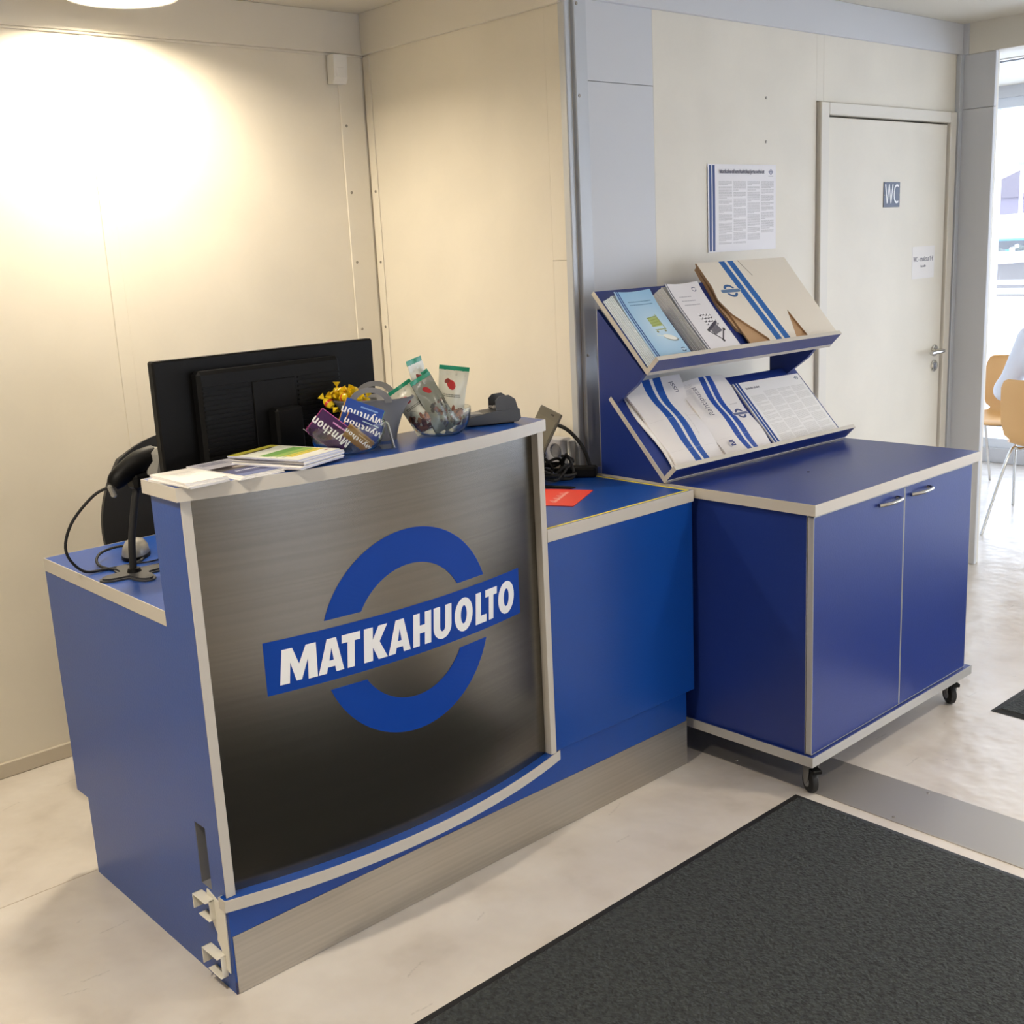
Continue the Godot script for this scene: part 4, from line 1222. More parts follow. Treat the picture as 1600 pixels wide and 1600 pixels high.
# ------------------------------------------------------------------ behind the counter
func build_behind_counter() -> void:
	var wy := 0.8428
	# monitor seen from behind
	var m := thing("monitor", "large black computer monitor seen from behind, on the worktop", "monitor", Vector3(0.378, wy, -0.268))
	part(m, "casing", box_mesh(Vector3(-0.285, 0.14, -0.012), Vector3(0.285, 0.503, 0.014), 0.004), M.black_plastic)
	part(m, "screen", box_mesh(Vector3(-0.27, 0.16, -0.0135), Vector3(0.27, 0.49, -0.0118)), mat(rgb(10, 10, 14), 0.15))
	var hs := part(m, "rear_housing", box_mesh(Vector3(-0.203, 0.17, 0.014), Vector3(0.163, 0.474, 0.05), 0.008), M.black_plastic)
	var st := geo()
	var rib := box_mesh(Vector3(-0.058, 0.0, 0.05), Vector3(0.058, 0.0045, 0.0535))
	for k in 26:
		for sx in [-0.137, 0.10]:
			part(hs, "vent_rib", rib, M.black_plastic).position = Vector3(sx, 0.18 + k * 0.0102, 0)
	part(hs, "mount_plate", box_mesh(Vector3(-0.075, 0.20, 0.05), Vector3(0.035, 0.44, 0.054), 0.003), M.black_plastic)
	part(m, "neck", box_mesh(Vector3(-0.045, 0.012, 0.054), Vector3(0.026, 0.377, 0.094), 0.006), M.black_plastic)
	part(m, "foot", box_mesh(Vector3(-0.12, 0.0, -0.10), Vector3(0.12, 0.014, 0.10), 0.005), M.black_plastic)
	# office chair
	var c := thing("office_chair", "black office chair with rounded mesh back behind the worktop", "chair", Vector3(0.488, 0, -1.10), 0.12)
	st = geo()
	sheet(st, 14, 14, func(u: float, v: float) -> Vector3:
		var a := (u * 2.0 - 1.0)
		var b := (v * 2.0 - 1.0)
		# square to disc, then stretched
		var p := Vector2(a * sqrt(1.0 - b * b * 0.5), b * sqrt(1.0 - a * a * 0.5)).lerp(Vector2(a, b), 0.16)
		return Vector3(p.x * (0.25 - 0.02 * p.y), 0.845 + p.y * 0.235, 0.10 - 0.05 * p.x * p.x - 0.03 * p.y * p.y), 0.035)
	part(c, "backrest", done(st), M.black_rubber)
	part(c, "back_stem", tube_mesh(curve([Vector3(0, 0.44, -0.02), Vector3(0, 0.46, 0.14), Vector3(0, 0.6, 0.135), Vector3(0, 0.82, 0.11)], 5), 0.022, 10), M.black_plastic)
	part(c, "seat", lathe_mesh(PackedVector2Array([Vector2(0, 0.42), Vector2(0.2, 0.42), Vector2(0.24, 0.44), Vector2(0.24, 0.47), Vector2(0.2, 0.49), Vector2(0, 0.495)]), 28, Transform3D(Basis.IDENTITY, Vector3(0, 0, -0.12))), M.black_rubber)
	part(c, "gas_column", tube_mesh(PackedVector3Array([Vector3(0, 0.1, -0.08), Vector3(0, 0.43, -0.08)]), 0.026, 12), M.dark_grey)
	for k in 5:
		var a := TAU * k / 5.0
		var e := Vector3(cos(a) * 0.2, 0.07, -0.08 + sin(a) * 0.2)
		var lg := part(c, "star_leg", tube_mesh(PackedVector3Array([Vector3(0, 0.11, -0.08), e]), [0.026, 0.016], 8), M.black_plastic)
		part(lg, "wheel", lathe_mesh(PackedVector2Array([Vector2(0, -0.015), Vector2(0.026, -0.015), Vector2(0.028, 0), Vector2(0.026, 0.015), Vector2(0, 0.015)]), 14, Transform3D(Basis(Vector3.UP, a) * Basis(Vector3.BACK, PI / 2), Vector3(e.x, 0.028, e.z))), M.black_plastic)
	# barcode scanner on its gooseneck stand
	var sc := thing("scanner_stand", "black gooseneck scanner stand with star foot on the worktop", "stand", Vector3(0.085, wy, -0.462))
	st = geo()
	var star := PackedVector2Array()
	for i in 40:
		var a := TAU * i / 40.0
		var r := 0.062 + 0.022 * cos(4.0 * a)
		star.append(Vector2(cos(a) * r, sin(a) * r * 1.05))
	prism(st, star, 0.0, 0.004, plan())
	prism(st, grown(star, -0.006), 0.004, 0.008, plan())
	part(sc, "foot", done(st), M.dark_grey)
	part(sc, "collar", lathe_mesh(PackedVector2Array([Vector2(0.017, 0.007), Vector2(0.014, 0.016), Vector2(0.0, 0.016)]), 16), M.black_plastic)
	part(sc, "gooseneck", tube_mesh(curve([Vector3(0.0, 0.008, -0.005), Vector3(0.006, 0.08, -0.006), Vector3(0.024, 0.16, -0.01), Vector3(0.036, 0.196, -0.014), Vector3(0.044, 0.222, -0.012)], 6), 0.0085, 10), M.black_rubber)
	part(sc, "cradle", box_mesh(Vector3(0.022, 0.196, -0.034), Vector3(0.066, 0.236, 0.012), 0.008), M.black_plastic)
	var hd := thing("barcode_scanner", "black and silver handheld barcode scanner resting in the gooseneck stand", "scanner", Vector3(0.085, wy, -0.462))
	part(hd, "grip", tube_mesh(curve([Vector3(-0.022, 0.214, -0.01), Vector3(0.005, 0.236, -0.012), Vector3(0.05, 0.258, -0.014), Vector3(0.085, 0.262, -0.014)], 5), [0.014, 0.017, 0.02, 0.022, 0.023, 0.024, 0.024, 0.025, 0.026, 0.027, 0.028, 0.029, 0.03, 0.031, 0.031, 0.031], 12), M.black_plastic)
	part(hd, "head", box_mesh(Vector3(0.055, 0.205, -0.052), Vector3(0.108, 0.285, 0.026), 0.016, Transform3D(Basis(Vector3.BACK, -0.25), Vector3(-0.052, 0.030, 0))), M.silver_plastic, "silver scanner head")
	part(hd, "trigger", box_mesh(Vector3(-0.02, 0.19, -0.016), Vector3(-0.008, 0.222, -0.002), 0.004, Transform3D(Basis(Vector3.BACK, 0.3), Vector3(0.05, 0.01, 0))), M.silver_plastic)
	part(hd, "cable", tube_mesh(curve([Vector3(-0.022, 0.214, -0.01), Vector3(-0.06, 0.196, -0.03), Vector3(-0.108, 0.135, -0.06), Vector3(-0.125, 0.07, -0.07), Vector3(-0.085, 0.012, -0.09), Vector3(-0.03, 0.004, -0.09), Vector3(0.035, 0.004, -0.085), Vector3(0.08, 0.004, -0.13), Vector3(0.07, 0.02, -0.21), Vector3(0.0, 0.02, -0.19), Vector3(-0.03, 0.006, -0.13), Vector3(0.0, 0.004, -0.04), Vector3(0.1, 0.004, -0.03), Vector3(0.2, 0.004, -0.08)], 6), 0.0034, 8), M.black_rubber)
	# mouse
	var mo := thing("computer_mouse", "small silver computer mouse on the left end of the worktop", "mouse", Vector3(0.163, wy, -0.625), -0.6)
	mo.scale = Vector3(0.86, 1.15, 0.9)
	st = geo()
	lathe(st, PackedVector2Array([Vector2(0.036, 0.0), Vector2(0.038, 0.008), Vector2(0.035, 0.022), Vector2(0.026, 0.034), Vector2(0.012, 0.039), Vector2(0, 0.04)]), 24, Transform3D.IDENTITY, 1.6)
	part(mo, "shell", done(st), M.silver_plastic)
	part(mo, "skirt", lathe_mesh(PackedVector2Array([Vector2(0, 0.0), Vector2(0.039, 0.0), Vector2(0.0392, 0.007), Vector2(0.037, 0.009)]), 24, Transform3D.IDENTITY, 1.6), M.black_plastic)
	part(mo, "wheel", box_mesh(Vector3(-0.003, 0.03, 0.02), Vector3(0.003, 0.038, 0.034), 0.002), M.black_plastic)
	part(mo, "cable", tube_mesh(curve([Vector3(0, 0.008, 0.058), Vector3(0.012, 0.004, 0.09), Vector3(0.05, 0.003, 0.09), Vector3(0.09, 0.003, 0.06)], 6), 0.0018, 6), M.black_rubber)
	# laptop behind the right end of the ledge
	var lp := thing("laptop", "open grey laptop peeking out behind the ledge's right end", "laptop", Vector3(1.252, wy, -0.527), -2.094)
	part(lp, "keyboard_base", box_mesh(Vector3(-0.124, 0.0, -0.09), Vector3(0.124, 0.018, 0.09), 0.004), M.grey_plastic)
	var lid := Transform3D(Basis(Vector3.RIGHT, -0.50), Vector3(0, 0.018, -0.088))
	var ld := part(lp, "lid", box_mesh(Vector3(-0.124, 0, -0.006), Vector3(0.124, 0.228, 0.0), 0.003, lid), mat(rgb(62, 59, 50), 0.45))
	part(ld, "screen", box_mesh(Vector3(-0.114, 0.016, 0.0), Vector3(0.114, 0.20, 0.0008), 0.0, lid), mat(rgb(74, 70, 58), 0.45))
	part(ld, "bezel_mark", box_mesh(Vector3(0.03, 0.212, 0.0), Vector3(0.06, 0.217, 0.0008), 0.0, lid), M.black_plastic)
	# charger, its lead and other leads in a heap
	var ch := thing("power_adapter", "black laptop power adapter lying by the wall on the worktop", "adapter", Vector3(1.50, wy, -0.40), -0.9)
	part(ch, "brick", box_mesh(Vector3(-0.06, 0.0, -0.027), Vector3(0.06, 0.032, 0.027), 0.006), M.black_plastic)
	var hp := thing("cable_heap", "tangle of black cables heaped beside the power adapter", "cables", Vector3(1.435, wy, -0.42))
	hp.scale = Vector3(1.2, 1.15, 1.1)
	var rng := RandomNumberGenerator.new()
	rng.seed = 77
	for k in 6:
		var pts := []
		var ph := rng.randf() * TAU
		for i in 9:
			var a := ph + i * 0.85
			pts.append(Vector3(cos(a) * rng.randf_range(0.03, 0.075), 0.006 + rng.randf_range(0.0, 0.055) * (1.0 if k > 1 else 0.3), sin(a) * rng.randf_range(0.03, 0.08) - 0.02))
		part(hp, "cable", tube_mesh(curve(pts, 5), 0.0042, 7), M.black_rubber)
	part(hp, "cable", tube_mesh(curve([Vector3(0.1, 0.02, 0.02), Vector3(0.11, 0.07, -0.02), Vector3(0.1, 0.115, -0.07), Vector3(0.08, 0.128, -0.12), Vector3(0.04, 0.11, -0.16), Vector3(0.02, 0.04, -0.12)], 6), 0.0052, 8), M.black_rubber)
	var so := thing("wall_socket", "grey double power socket on the cream side wall above the worktop", "socket", Vector3(JOG, 0.895, -0.575))
	var sg := mat(rgb(186, 186, 190), 0.45)
	part(so, "plate", box_mesh(Vector3(-0.04, -0.042, -0.09), Vector3(-0.0003, 0.045, 0.05), 0.006), sg)
	part(so, "trunking", box_mesh(Vector3(-0.03, -0.25, 0.052), Vector3(-0.0003, 0.04, 0.066), 0.004), M.white_plastic)
	for z in [-0.055, 0.012]:
		part(so, "outlet", lathe_mesh(PackedVector2Array([Vector2(0.024, 0.0), Vector2(0.024, 0.003), Vector2(0.020, 0.003), Vector2(0.019, 0.0005), Vector2(0, 0.0005)]), 18, Transform3D(Basis(Vector3.BACK, PI / 2), Vector3(-0.0402, 0.005, z))), M.grey_plastic)
	var pl := thing("power_plug", "black round plug pushed into the wall socket", "plug", Vector3(JOG - 0.043, 0.90, -0.63))
	part(pl, "plug", lathe_mesh(PackedVector2Array([Vector2(0.019, 0.0), Vector2(0.019, 0.02), Vector2(0.012, 0.036), Vector2(0, 0.038)]), 18, Transform3D(Basis(Vector3.BACK, PI / 2), Vector3(-0.001, 0, 0))), M.black_plastic)
	part(pl, "cable", tube_mesh(curve([Vector3(-0.036, 0, 0), Vector3(-0.06, -0.03, 0.01), Vector3(-0.07, -0.045, 0.06), Vector3(-0.11, -0.051, 0.14)], 5), 0.0042, 7), M.black_rubber)
	# red sheet and pen
	var rs := thing("red_leaflet", "red leaflet with white script lying on the worktop", "leaflet", Vector3(1.250, wy, -0.232), 0.50)
	var im := page(256, 180, rgb(226, 62, 46))
	for k in 13:
		var x := 46.0 + k * 13
		stroke(im, Vector2(x, 92 - (k % 3) * 8), Vector2(x + 5, 104), 1.6, rgb(244, 214, 206))
		stroke(im, Vector2(x + 5, 104), Vector2(x + 12, 94), 1.4, rgb(244, 214, 206))
	st = geo()
	bx(st, Vector3(-0.105, 0, -0.074), Vector3(0.105, 0.0016, 0.074))
	part(rs, "card", done(st), mat(rgb(196, 50, 38), 0.6))
	st = geo()
	quad(st, Vector3(-0.105, 0.0019, -0.074), Vector3(0.105, 0.0019, -0.074), Vector3(0.105, 0.0019, 0.074), Vector3(-0.105, 0.0019, 0.074), Vector3.UP)
	part(rs, "printed_face", done(st), print_mat(im, 0.45))
	var pen := thing("pen", "black ballpoint pen lying across the red leaflet", "pen", Vector3(1.326, wy + 0.0065, -0.330), -1.16)
	part(pen, "barrel", tube_mesh(PackedVector3Array([Vector3(-0.06, 0, 0), Vector3(0.055, 0, 0), Vector3(0.07, 0, 0)]), [0.0045, 0.0045, 0.0015], 10), M.black_plastic)
	part(pen, "clip", box_mesh(Vector3(-0.06, 0.004, -0.0012), Vector3(-0.025, 0.006, 0.0012)), M.chrome)

# ------------------------------------------------------------------ things on the ledge
const LEDGE := 1.1239

func leaflet(parent: Node, called: String, w: float, d: float, y0: float, y1: float, turn: float, shift: Vector2, m: Material, side_m: Material) -> void:
	var x := Transform3D(Basis(Vector3.UP, turn), Vector3(shift.x, 0, shift.y))
	var o := part(parent, called, box_mesh(Vector3(-w / 2, y0, -d / 2), Vector3(w / 2, y1, d / 2), 0.0, x), side_m)
	if m != side_m:
		var st := geo()
		quad(st, x * Vector3(-w / 2, y1 + 0.0003, -d / 2), x * Vector3(w / 2, y1 + 0.0003, -d / 2), x * Vector3(w / 2, y1 + 0.0003, d / 2), x * Vector3(-w / 2, y1 + 0.0003, d / 2), Vector3.UP)
		part(o, "printed_face", done(st), m)

func bowl_profile(r: float, h: float, t: float) -> PackedVector2Array:
	var p := PackedVector2Array()
	p.append(Vector2(0, 0))
	p.append(Vector2(r * 0.5, 0))
	for i in range(1, 9):
		var a := PI / 2 * i / 8.0
		p.append(Vector2(r * (0.5 + 0.5 * sin(a)), h * (1.0 - cos(a))))
	p.append(Vector2(r - t, h))
	for i in range(7, -1, -1):
		var a := PI / 2 * i / 8.0
		p.append(Vector2((r - t) * (0.5 + 0.5 * sin(a)), t + (h - t) * (1.0 - cos(a))))
	p.append(Vector2(0, t))
	return p

func pouch(label: String, x: Transform3D, w: float, h: float, m: Material, green: Material) -> void:
	var o := thing("nut_pouch", label, "snack pouch", Vector3.ZERO, 0.0, "nut pouches in the glass bowl")
	o.transform = x
	var st := geo()
	for face in [1.0, -1.0]:
		sheet(st, 10, 12, func(u: float, v: float) -> Vector3:
			var puff := sin(PI * u) * pow(sin(PI * clampf(v * 1.12, 0, 1)), 0.6) * 0.017
			var wob := 0.0015 * sin(u * 21.0 + v * 13.0)
			var uu: float = u if face > 0 else 1.0 - u
			return Vector3((uu - 0.5) * w * (1.0 - 0.10 * sin(PI * v)), v * h * 0.93, face * (puff + 0.001) + wob), 0.0008)
	part(o, "pouch", done(st), m)
	st = geo()
	sheet(st, 10, 3, func(u: float, v: float) -> Vector3:
		return Vector3((u - 0.5) * w, h * (0.925 + 0.075 * v), 0.003 * sin(u * 9.0) * v), 0.0012)
	part(o, "sealed_edge", done(st), green, "green crimped top edge")

func candy_box(label: String, x: Transform3D, size: Vector3, front: Color, top: Color, ends: Color, other_end: Color) -> void:
	var o := thing("candy_box", label, "candy box", Vector3.ZERO, 0.0, "pastille boxes in the glass bowl")
	o.transform = x
	part(o, "carton", box_mesh(-size / 2, size / 2, 0.001), mat(front, 0.35))
	part(o, "end_flap", box_mesh(Vector3(size.x / 2, -size.y / 2, -size.z / 2) + Vector3(-0.0002, 0.001, 0.001), Vector3(size.x / 2, size.y / 2, size.z / 2) + Vector3(0.0006, -0.001, -0.001)), mat(ends, 0.35))
	part(o, "end_flap", box_mesh(Vector3(-size.x / 2, -size.y / 2, -size.z / 2) + Vector3(-0.0006, 0.001, 0.001), Vector3(-size.x / 2, size.y / 2, size.z / 2) + Vector3(0.0002, -0.001, -0.001)), mat(other_end, 0.35))
	part(o, "top_face", box_mesh(Vector3(-size.x / 2 + 0.001, size.y / 2 - 0.0002, -size.z / 2 + 0.001), Vector3(size.x / 2 - 0.001, size.y / 2 + 0.0005, size.z / 2 - 0.001)), mat(top, 0.35))
	part(o, "bottom_face", box_mesh(Vector3(-size.x / 2 + 0.001, -size.y / 2 - 0.0005, -size.z / 2 + 0.001), Vector3(size.x / 2 - 0.001, -size.y / 2 + 0.0002, size.z / 2 - 0.001)), mat(top, 0.35))
	letters(o, "lettering", "Mynthon", size.y * 0.30, M.logo_white, Transform3D(Basis.IDENTITY, Vector3(0, 0, size.z / 2 + 0.0003)), true, 0.85 * size.x / (size.y * 0.30 * 4.6), true)
	letters(o, "lettering", "Mynthon", size.z * 0.42, M.logo_white, Transform3D(Basis(Vector3.RIGHT, -PI / 2), Vector3(0, size.y / 2 + 0.0007, 0)), true, 0.9 * size.x / (size.z * 0.42 * 4.6), true)
	part(o, "swoosh", box_mesh(Vector3(-size.x * 0.35, -size.y * 0.36, size.z / 2 - 0.0002), Vector3(size.x * 0.1, -size.y * 0.3, size.z / 2 + 0.0005)), mat(top.lightened(0.4), 0.35))

func build_ledge_things() -> void:
	var rng := RandomNumberGenerator.new()
	rng.seed = 31
	# leaflets on the left end
	var im := page(200, 280, rgb(232, 228, 222))
	text_block(im, rng, 60, 60, 90, 100, 9, rgb(186, 184, 182))
	var s := thing("leaflet_stack", "thin stack of plain white leaflets at the ledge's left end", "leaflets", Vector3(0.040, LEDGE, -0.032), 0.0)
	for i in 4:
		leaflet(s, "leaflet", 0.09, 0.152, i * 0.003, i * 0.003 + 0.0026, 0.05 + rng.randf_range(-0.05, 0.05), Vector2(rng.randf_range(-0.004, 0.004), rng.randf_range(-0.004, 0.004)), print_mat(im, 0.7) if i == 3 else M.paper, M.paper)
	im = page(280, 200, rgb(214, 214, 226))
	rect(im, 0, 0, 280, 78, rgb(206, 204, 214))
	text_block(im, rng, 40, 14, 170, 40, 10, rgb(54, 62, 110))
	rect(im, 0, 78, 280, 44, rgb(58, 50, 52))
	disc(im, 170, 98, 50, 9, rgb(176, 164, 148))
	rect(im, 0, 122, 280, 50, rgb(34, 44, 104))
	for k in 12:
		rect(im, 60 + k * 14, 138, 9, 9, rgb(220, 222, 236))
	rect(im, 0, 172, 280, 28, rgb(96, 108, 158))
	s = thing("leaflet_stack", "navy and white leaflets between the plain ones and the magazines", "leaflets", Vector3(0.152, LEDGE, -0.050), 0.0)
	for i in 3:
		leaflet(s, "leaflet", 0.105, 0.205, i * 0.0025, i * 0.0025 + 0.002, 0.04 + 0.03 * i, Vector2(0.003 * i, -0.004 * i), print_mat(im, 0.35) if i == 2 else M.paper, M.paper)
	im = page(220, 300, rgb(232, 232, 222))
	rect(im, 0, 0, 220, 40, rgb(188, 182, 70))
	rect(im, 30, 34, 150, 14, rgb(70, 66, 40))
	rect(im, 0, 50, 220, 66, rgb(214, 218, 206))
	rect(im, 20, 116, 190, 44, rgb(96, 152, 62))
	rect(im, 30, 160, 180, 42, rgb(150, 184, 84))
	rect(im, 40, 202, 170, 40, rgb(216, 198, 72))
	for k in 5:
		stroke(im, Vector2(20, 120 + k * 24), Vector2(210, 108 + k * 26), 2.0, rgb(112, 148, 84))
	rect(im, 180, 262, 22, 9, rgb(150, 60, 60))
	s = thing("magazine_stack", "stack of green and yellow covered magazines on the ledge", "magazines", Vector3(0.258, LEDGE, -0.026), 0.0)
	for i in 8:
		leaflet(s, "magazine", 0.136, 0.19, 0.004 + i * 0.0028, 0.004 + i * 0.0028 + 0.0024, 0.36 + rng.randf_range(-0.07, 0.05), Vector2(rng.randf_range(-0.004, 0.010) if i < 7 else -0.004, rng.randf_range(-0.004, 0.004)), print_mat(im, 0.35) if i == 7 else M.paper, M.paper if i % 2 == 0 else mat(rgb(206, 208, 226), 0.7))
	# glass bowl with pastille boxes
	var b := thing("glass_bowl", "clear glass bowl holding upended pastille boxes", "bowl", Vector3(0.422, LEDGE, -0.036))
	part(b, "bowl", lathe_mesh(bowl_profile(0.086, 0.064, 0.0036), 40), M.bowl)
	var up := Basis(Vector3.BACK, PI)
	var yaw := Basis(Vector3.UP, -0.55)
	candy_box("dark purple pastille box leaning out of the glass bowl", Transform3D(yaw * Basis(Vector3.BACK, -0.72) * up * Basis(Vector3.RIGHT, 0.0), Vector3(0.385, LEDGE + 0.050, -0.042)), Vector3(0.088, 0.060, 0.017), rgb(66, 30, 80), rgb(196, 84, 168), rgb(150, 44, 110), rgb(150, 44, 110))
	candy_box("bright blue pastille box leaning out of the glass bowl", Transform3D(yaw * Basis(Vector3.BACK, -0.42) * up * Basis(Vector3.RIGHT, 0.25), Vector3(0.467, LEDGE + 0.072, -0.040)), Vector3(0.088, 0.056, 0.018), rgb(22, 66, 150), rgb(30, 88, 180), rgb(228, 168, 52), rgb(120, 196, 60))
	candy_box("navy pastille box below the bright blue one", Transform3D(yaw * Basis(Vector3.BACK, -0.5) * up * Basis(Vector3.RIGHT, 0.1), Vector3(0.455, LEDGE + 0.050, -0.020)), Vector3(0.084, 0.04, 0.017), rgb(36, 48, 120), rgb(120, 150, 170), rgb(228, 168, 52), rgb(120, 196, 60))
	candy_box("golden brown pastille box low in the glass bowl", Transform3D(yaw * Basis(Vector3.BACK, -0.75) * up * Basis(Vector3.RIGHT, -0.1), Vector3(0.433, LEDGE + 0.030, -0.010)), Vector3(0.066, 0.03, 0.017), rgb(138, 104, 48), rgb(164, 128, 66), rgb(120, 92, 50), rgb(120, 92, 50))
	# grey basket of yellow sweets
	var bk := thing("grey_basket", "grey plastic basket with loop handles holding yellow sweets", "basket", Vector3(0.555, LEDGE, -0.118), -0.71)
	var st := geo()
	# a pail whose rim rises at its two long sides; each rise has a hand hole
	var rim := func(a: float) -> float: return 0.085 + 0.012 * pow(absf(cos(a)), 3) + 0.012 * pow(absf(sin(a)), 2)
	for wall in 2:
		sheet(st, 48, 8, func(u: float, v: float) -> Vector3:
			var a := -TAU * u if wall == 0 else TAU * u
			var t := 0.0 if wall == 0 else 0.0025
			var y: float = v * rim.call(a)
			var r := 0.047 + 0.031 * pow(v, 1.3) - t
			var lip := (0.012 * pow(absf(cos(a)), 6) + 0.003) * pow(v, 6)
			return Vector3(cos(a) * (r * 1.05 + lip), y + t, sin(a) * (r * 0.74 + 0.004 * pow(v, 6))), 0.0008)
	part(bk, "tub", done(st), M.grey_plastic)
	part(bk, "base", lathe_mesh(PackedVector2Array([Vector2(0, 0.0005), Vector2(0.048, 0.0005), Vector2(0.048, 0.003), Vector2(0, 0.003)]), 32, Transform3D.IDENTITY, 0.72), M.grey_plastic)
	for sgn in [-1.0, 1.0]:
		st = geo()
		sheet(st, 18, 2, func(u: float, v: float) -> Vector3:
			var a := PI * u
			var rr := lerpf(0.030, 0.044, v)
			return Vector3(-cos(a) * rr * 1.12 * sgn, 0.092 + sin(a) * rr * 0.85, sgn * (0.060 + 0.008 * sin(a))), 0.003)
		part(bk, "loop_handle", done(st), M.grey_plastic)
	var ym := mat(rgb(232, 200, 30), 0.3)
	var rm := mat(rgb(206, 60, 40), 0.3)
	var sweet := thing("wrapped_sweet", "yellow wrapped sweet heaped in the grey basket", "sweet", Vector3(0.56, LEDGE + 0.09, -0.11), 0.0, "wrapped sweets in the grey basket")
	st = geo()
	lathe(st, PackedVector2Array([Vector2(0, -0.015), Vector2(0.007, -0.012), Vector2(0.0105, -0.004), Vector2(0.0105, 0.004), Vector2(0.007, 0.012), Vector2(0, 0.015)]), 10)
	part(sweet, "wrapper", done(st), ym)
	for sg in [-1.0, 1.0]:
		st = geo()
		for k in 6:
			var a0 := TAU * k / 6.0
			var a1 := TAU * (k + 1) / 6.0
			var r0 := 0.010 if k % 2 == 0 else 0.006
			tri(st, Vector3(0, sg * 0.0135, 0), Vector3(cos(a0) * r0, sg * 0.026, sin(a0) * r0), Vector3(cos(a1) * (0.016 - r0), sg * 0.026, sin(a1) * (0.016 - r0)), Vector3(0, sg, 0))
		part(sweet, "twisted_end", done(st), ym)
	part(sweet, "print_band", lathe_mesh(PackedVector2Array([Vector2(0.0108, -0.003), Vector2(0.0110, 0.0), Vector2(0.0108, 0.003)]), 10), rm, "red printed band")
	sweet.transform = Transform3D(Basis(Vector3(1, 0.3, 0.2).normalized(), 1.2), Vector3(0.488, LEDGE + 0.106, -0.172))
	for i in 17:
		var q := copy_of(sweet)
		var a := rng.randf() * TAU
		var r := rng.randf_range(0.0, 0.036)
		var yy := 0.072 + 0.03 * (1.0 - r / 0.05) + rng.randf_range(0.0, 0.018)
		var lean := Vector3(-0.020, 0.006, -0.016) if i < 8 else Vector3.ZERO
		q.transform = Transform3D(Basis(Vector3(rng.randf_range(-1, 1), rng.randf_range(-1, 1), rng.randf_range(-1, 1)).normalized(), rng.randf() * 3.0), Vector3(0.522 + cos(a) * r, LEDGE + yy, -0.147 + sin(a) * r * 0.8) + lean)
	# second glass bowl with nut pouches
	b = thing("glass_bowl", "clear glass bowl holding green-topped nut pouches", "bowl", Vector3(0.692, LEDGE, -0.046))
	part(b, "bowl", lathe_mesh(bowl_profile(0.0745, 0.062, 0.0036), 40), M.bowl)
	im = page(160, 260, rgb(206, 204, 188))
	for k in 46:
		var p := Vector2(rng.randf_range(16, 144), rng.randf_range(150, 250))
		disc(im, p.x, p.y, rng.randf_range(14, 22), rng.randf_range(8, 12), [rgb(128, 78, 54), rgb(160, 106, 74), rgb(96, 58, 42)][k % 3], 0.0, rng.randf() * 3.0)
	disc(im, 70, 66, 26, 20, rgb(170, 36, 40), 0.0, 0.6)
	disc(im, 46, 50, 16, 10, rgb(124, 40, 30), 0.0, -0.5)
	text_block(im, rng, 30, 110, 100, 24, 8, rgb(96, 96, 84))
	var pm := print_mat(im, 0.28)
	var im2 := page(160, 260, rgb(122, 124, 112))
	for k in 30:
		var p := Vector2(rng.randf_range(30, 144), rng.randf_range(120, 250))
		disc(im2, p.x, p.y, rng.randf_range(9, 15), rng.randf_range(6, 10), [rgb(104, 66, 48), rgb(86, 78, 66), rgb(60, 58, 52)][k % 3], 0.0, rng.randf() * 3.0)
	disc(im2, 70, 50, 24, 16, rgb(160, 40, 44), 0.0, 0.6)
	var pm2 := print_mat(im2, 0.25)
	var gm := mat(rgb(20, 138, 104), 0.35)
	var face := Basis(Vector3.UP, -0.62)
	pouch("nut pouch leaning furthest over the bowl's left rim", Transform3D(face * Basis(Vector3.BACK, 0.55) * Basis(Vector3.RIGHT, -0.1), Vector3(0.660, LEDGE + 0.016, -0.050)), 0.062, 0.122, pm, gm)
	pouch("tallest nut pouch with red leaf print standing upright", Transform3D(face * Basis(Vector3.BACK, 0.20) * Basis(Vector3.UP, 1.0), Vector3(0.690, LEDGE + 0.012, -0.075)), 0.068, 0.170, pm, gm)
	pouch("dark grey nut pouch leaning in the bowl's middle", Transform3D(face * Basis(Vector3.BACK, 0.40) * Basis(Vector3.UP, 0.75), Vector3(0.702, LEDGE + 0.010, -0.040)), 0.070, 0.138, pm2, gm)
	pouch("nut pouch slanting across the dark grey one", Transform3D(face * Basis(Vector3.BACK, 0.52) * Basis(Vector3.UP, 0.5), Vector3(0.728, LEDGE + 0.012, -0.040)), 0.05, 0.150, pm2, gm)
	pouch("broad nut pouch with green top facing out at the right rim", Transform3D(face * Basis(Vector3.BACK, -0.16), Vector3(0.728, LEDGE + 0.014, -0.060)), 0.072, 0.142, pm, gm)
	# price cards in clear holders
	for k in 2:
		var card := thing("price_card", ["small white price card in clear holder between the bowls", "small white price card in clear holder beside the card terminal"][k], "price card", [Vector3(0.522, LEDGE, -0.004), Vector3(0.775, LEDGE, -0.075)][k], [1.05, 0.45][k], "price cards on the ledge")
		var lean := Transform3D(Basis(Vector3.RIGHT, -0.2), Vector3.ZERO)
		part(card, "card", box_mesh(Vector3(-0.026, 0.002, -0.0006), Vector3(0.026, 0.055, 0.0006), 0.0, lean), M.paper)
		part(card, "holder", box_mesh(Vector3(-0.028, 0.0, 0.001), Vector3(0.028, 0.06, 0.0025), 0.0, lean), M.glass)
		part(card, "holder_foot", box_mesh(Vector3(-0.028, 0.0, -0.03), Vector3(0.028, 0.0015, 0.004)), M.glass)
	# payment terminal
	var t := thing("card_terminal", "dark grey card payment terminal with keypad shield on the ledge", "card terminal", Vector3(0.862, LEDGE, -0.062), -0.40)
	t.scale = Vector3(0.82, 0.95, 0.82)
	st = geo()
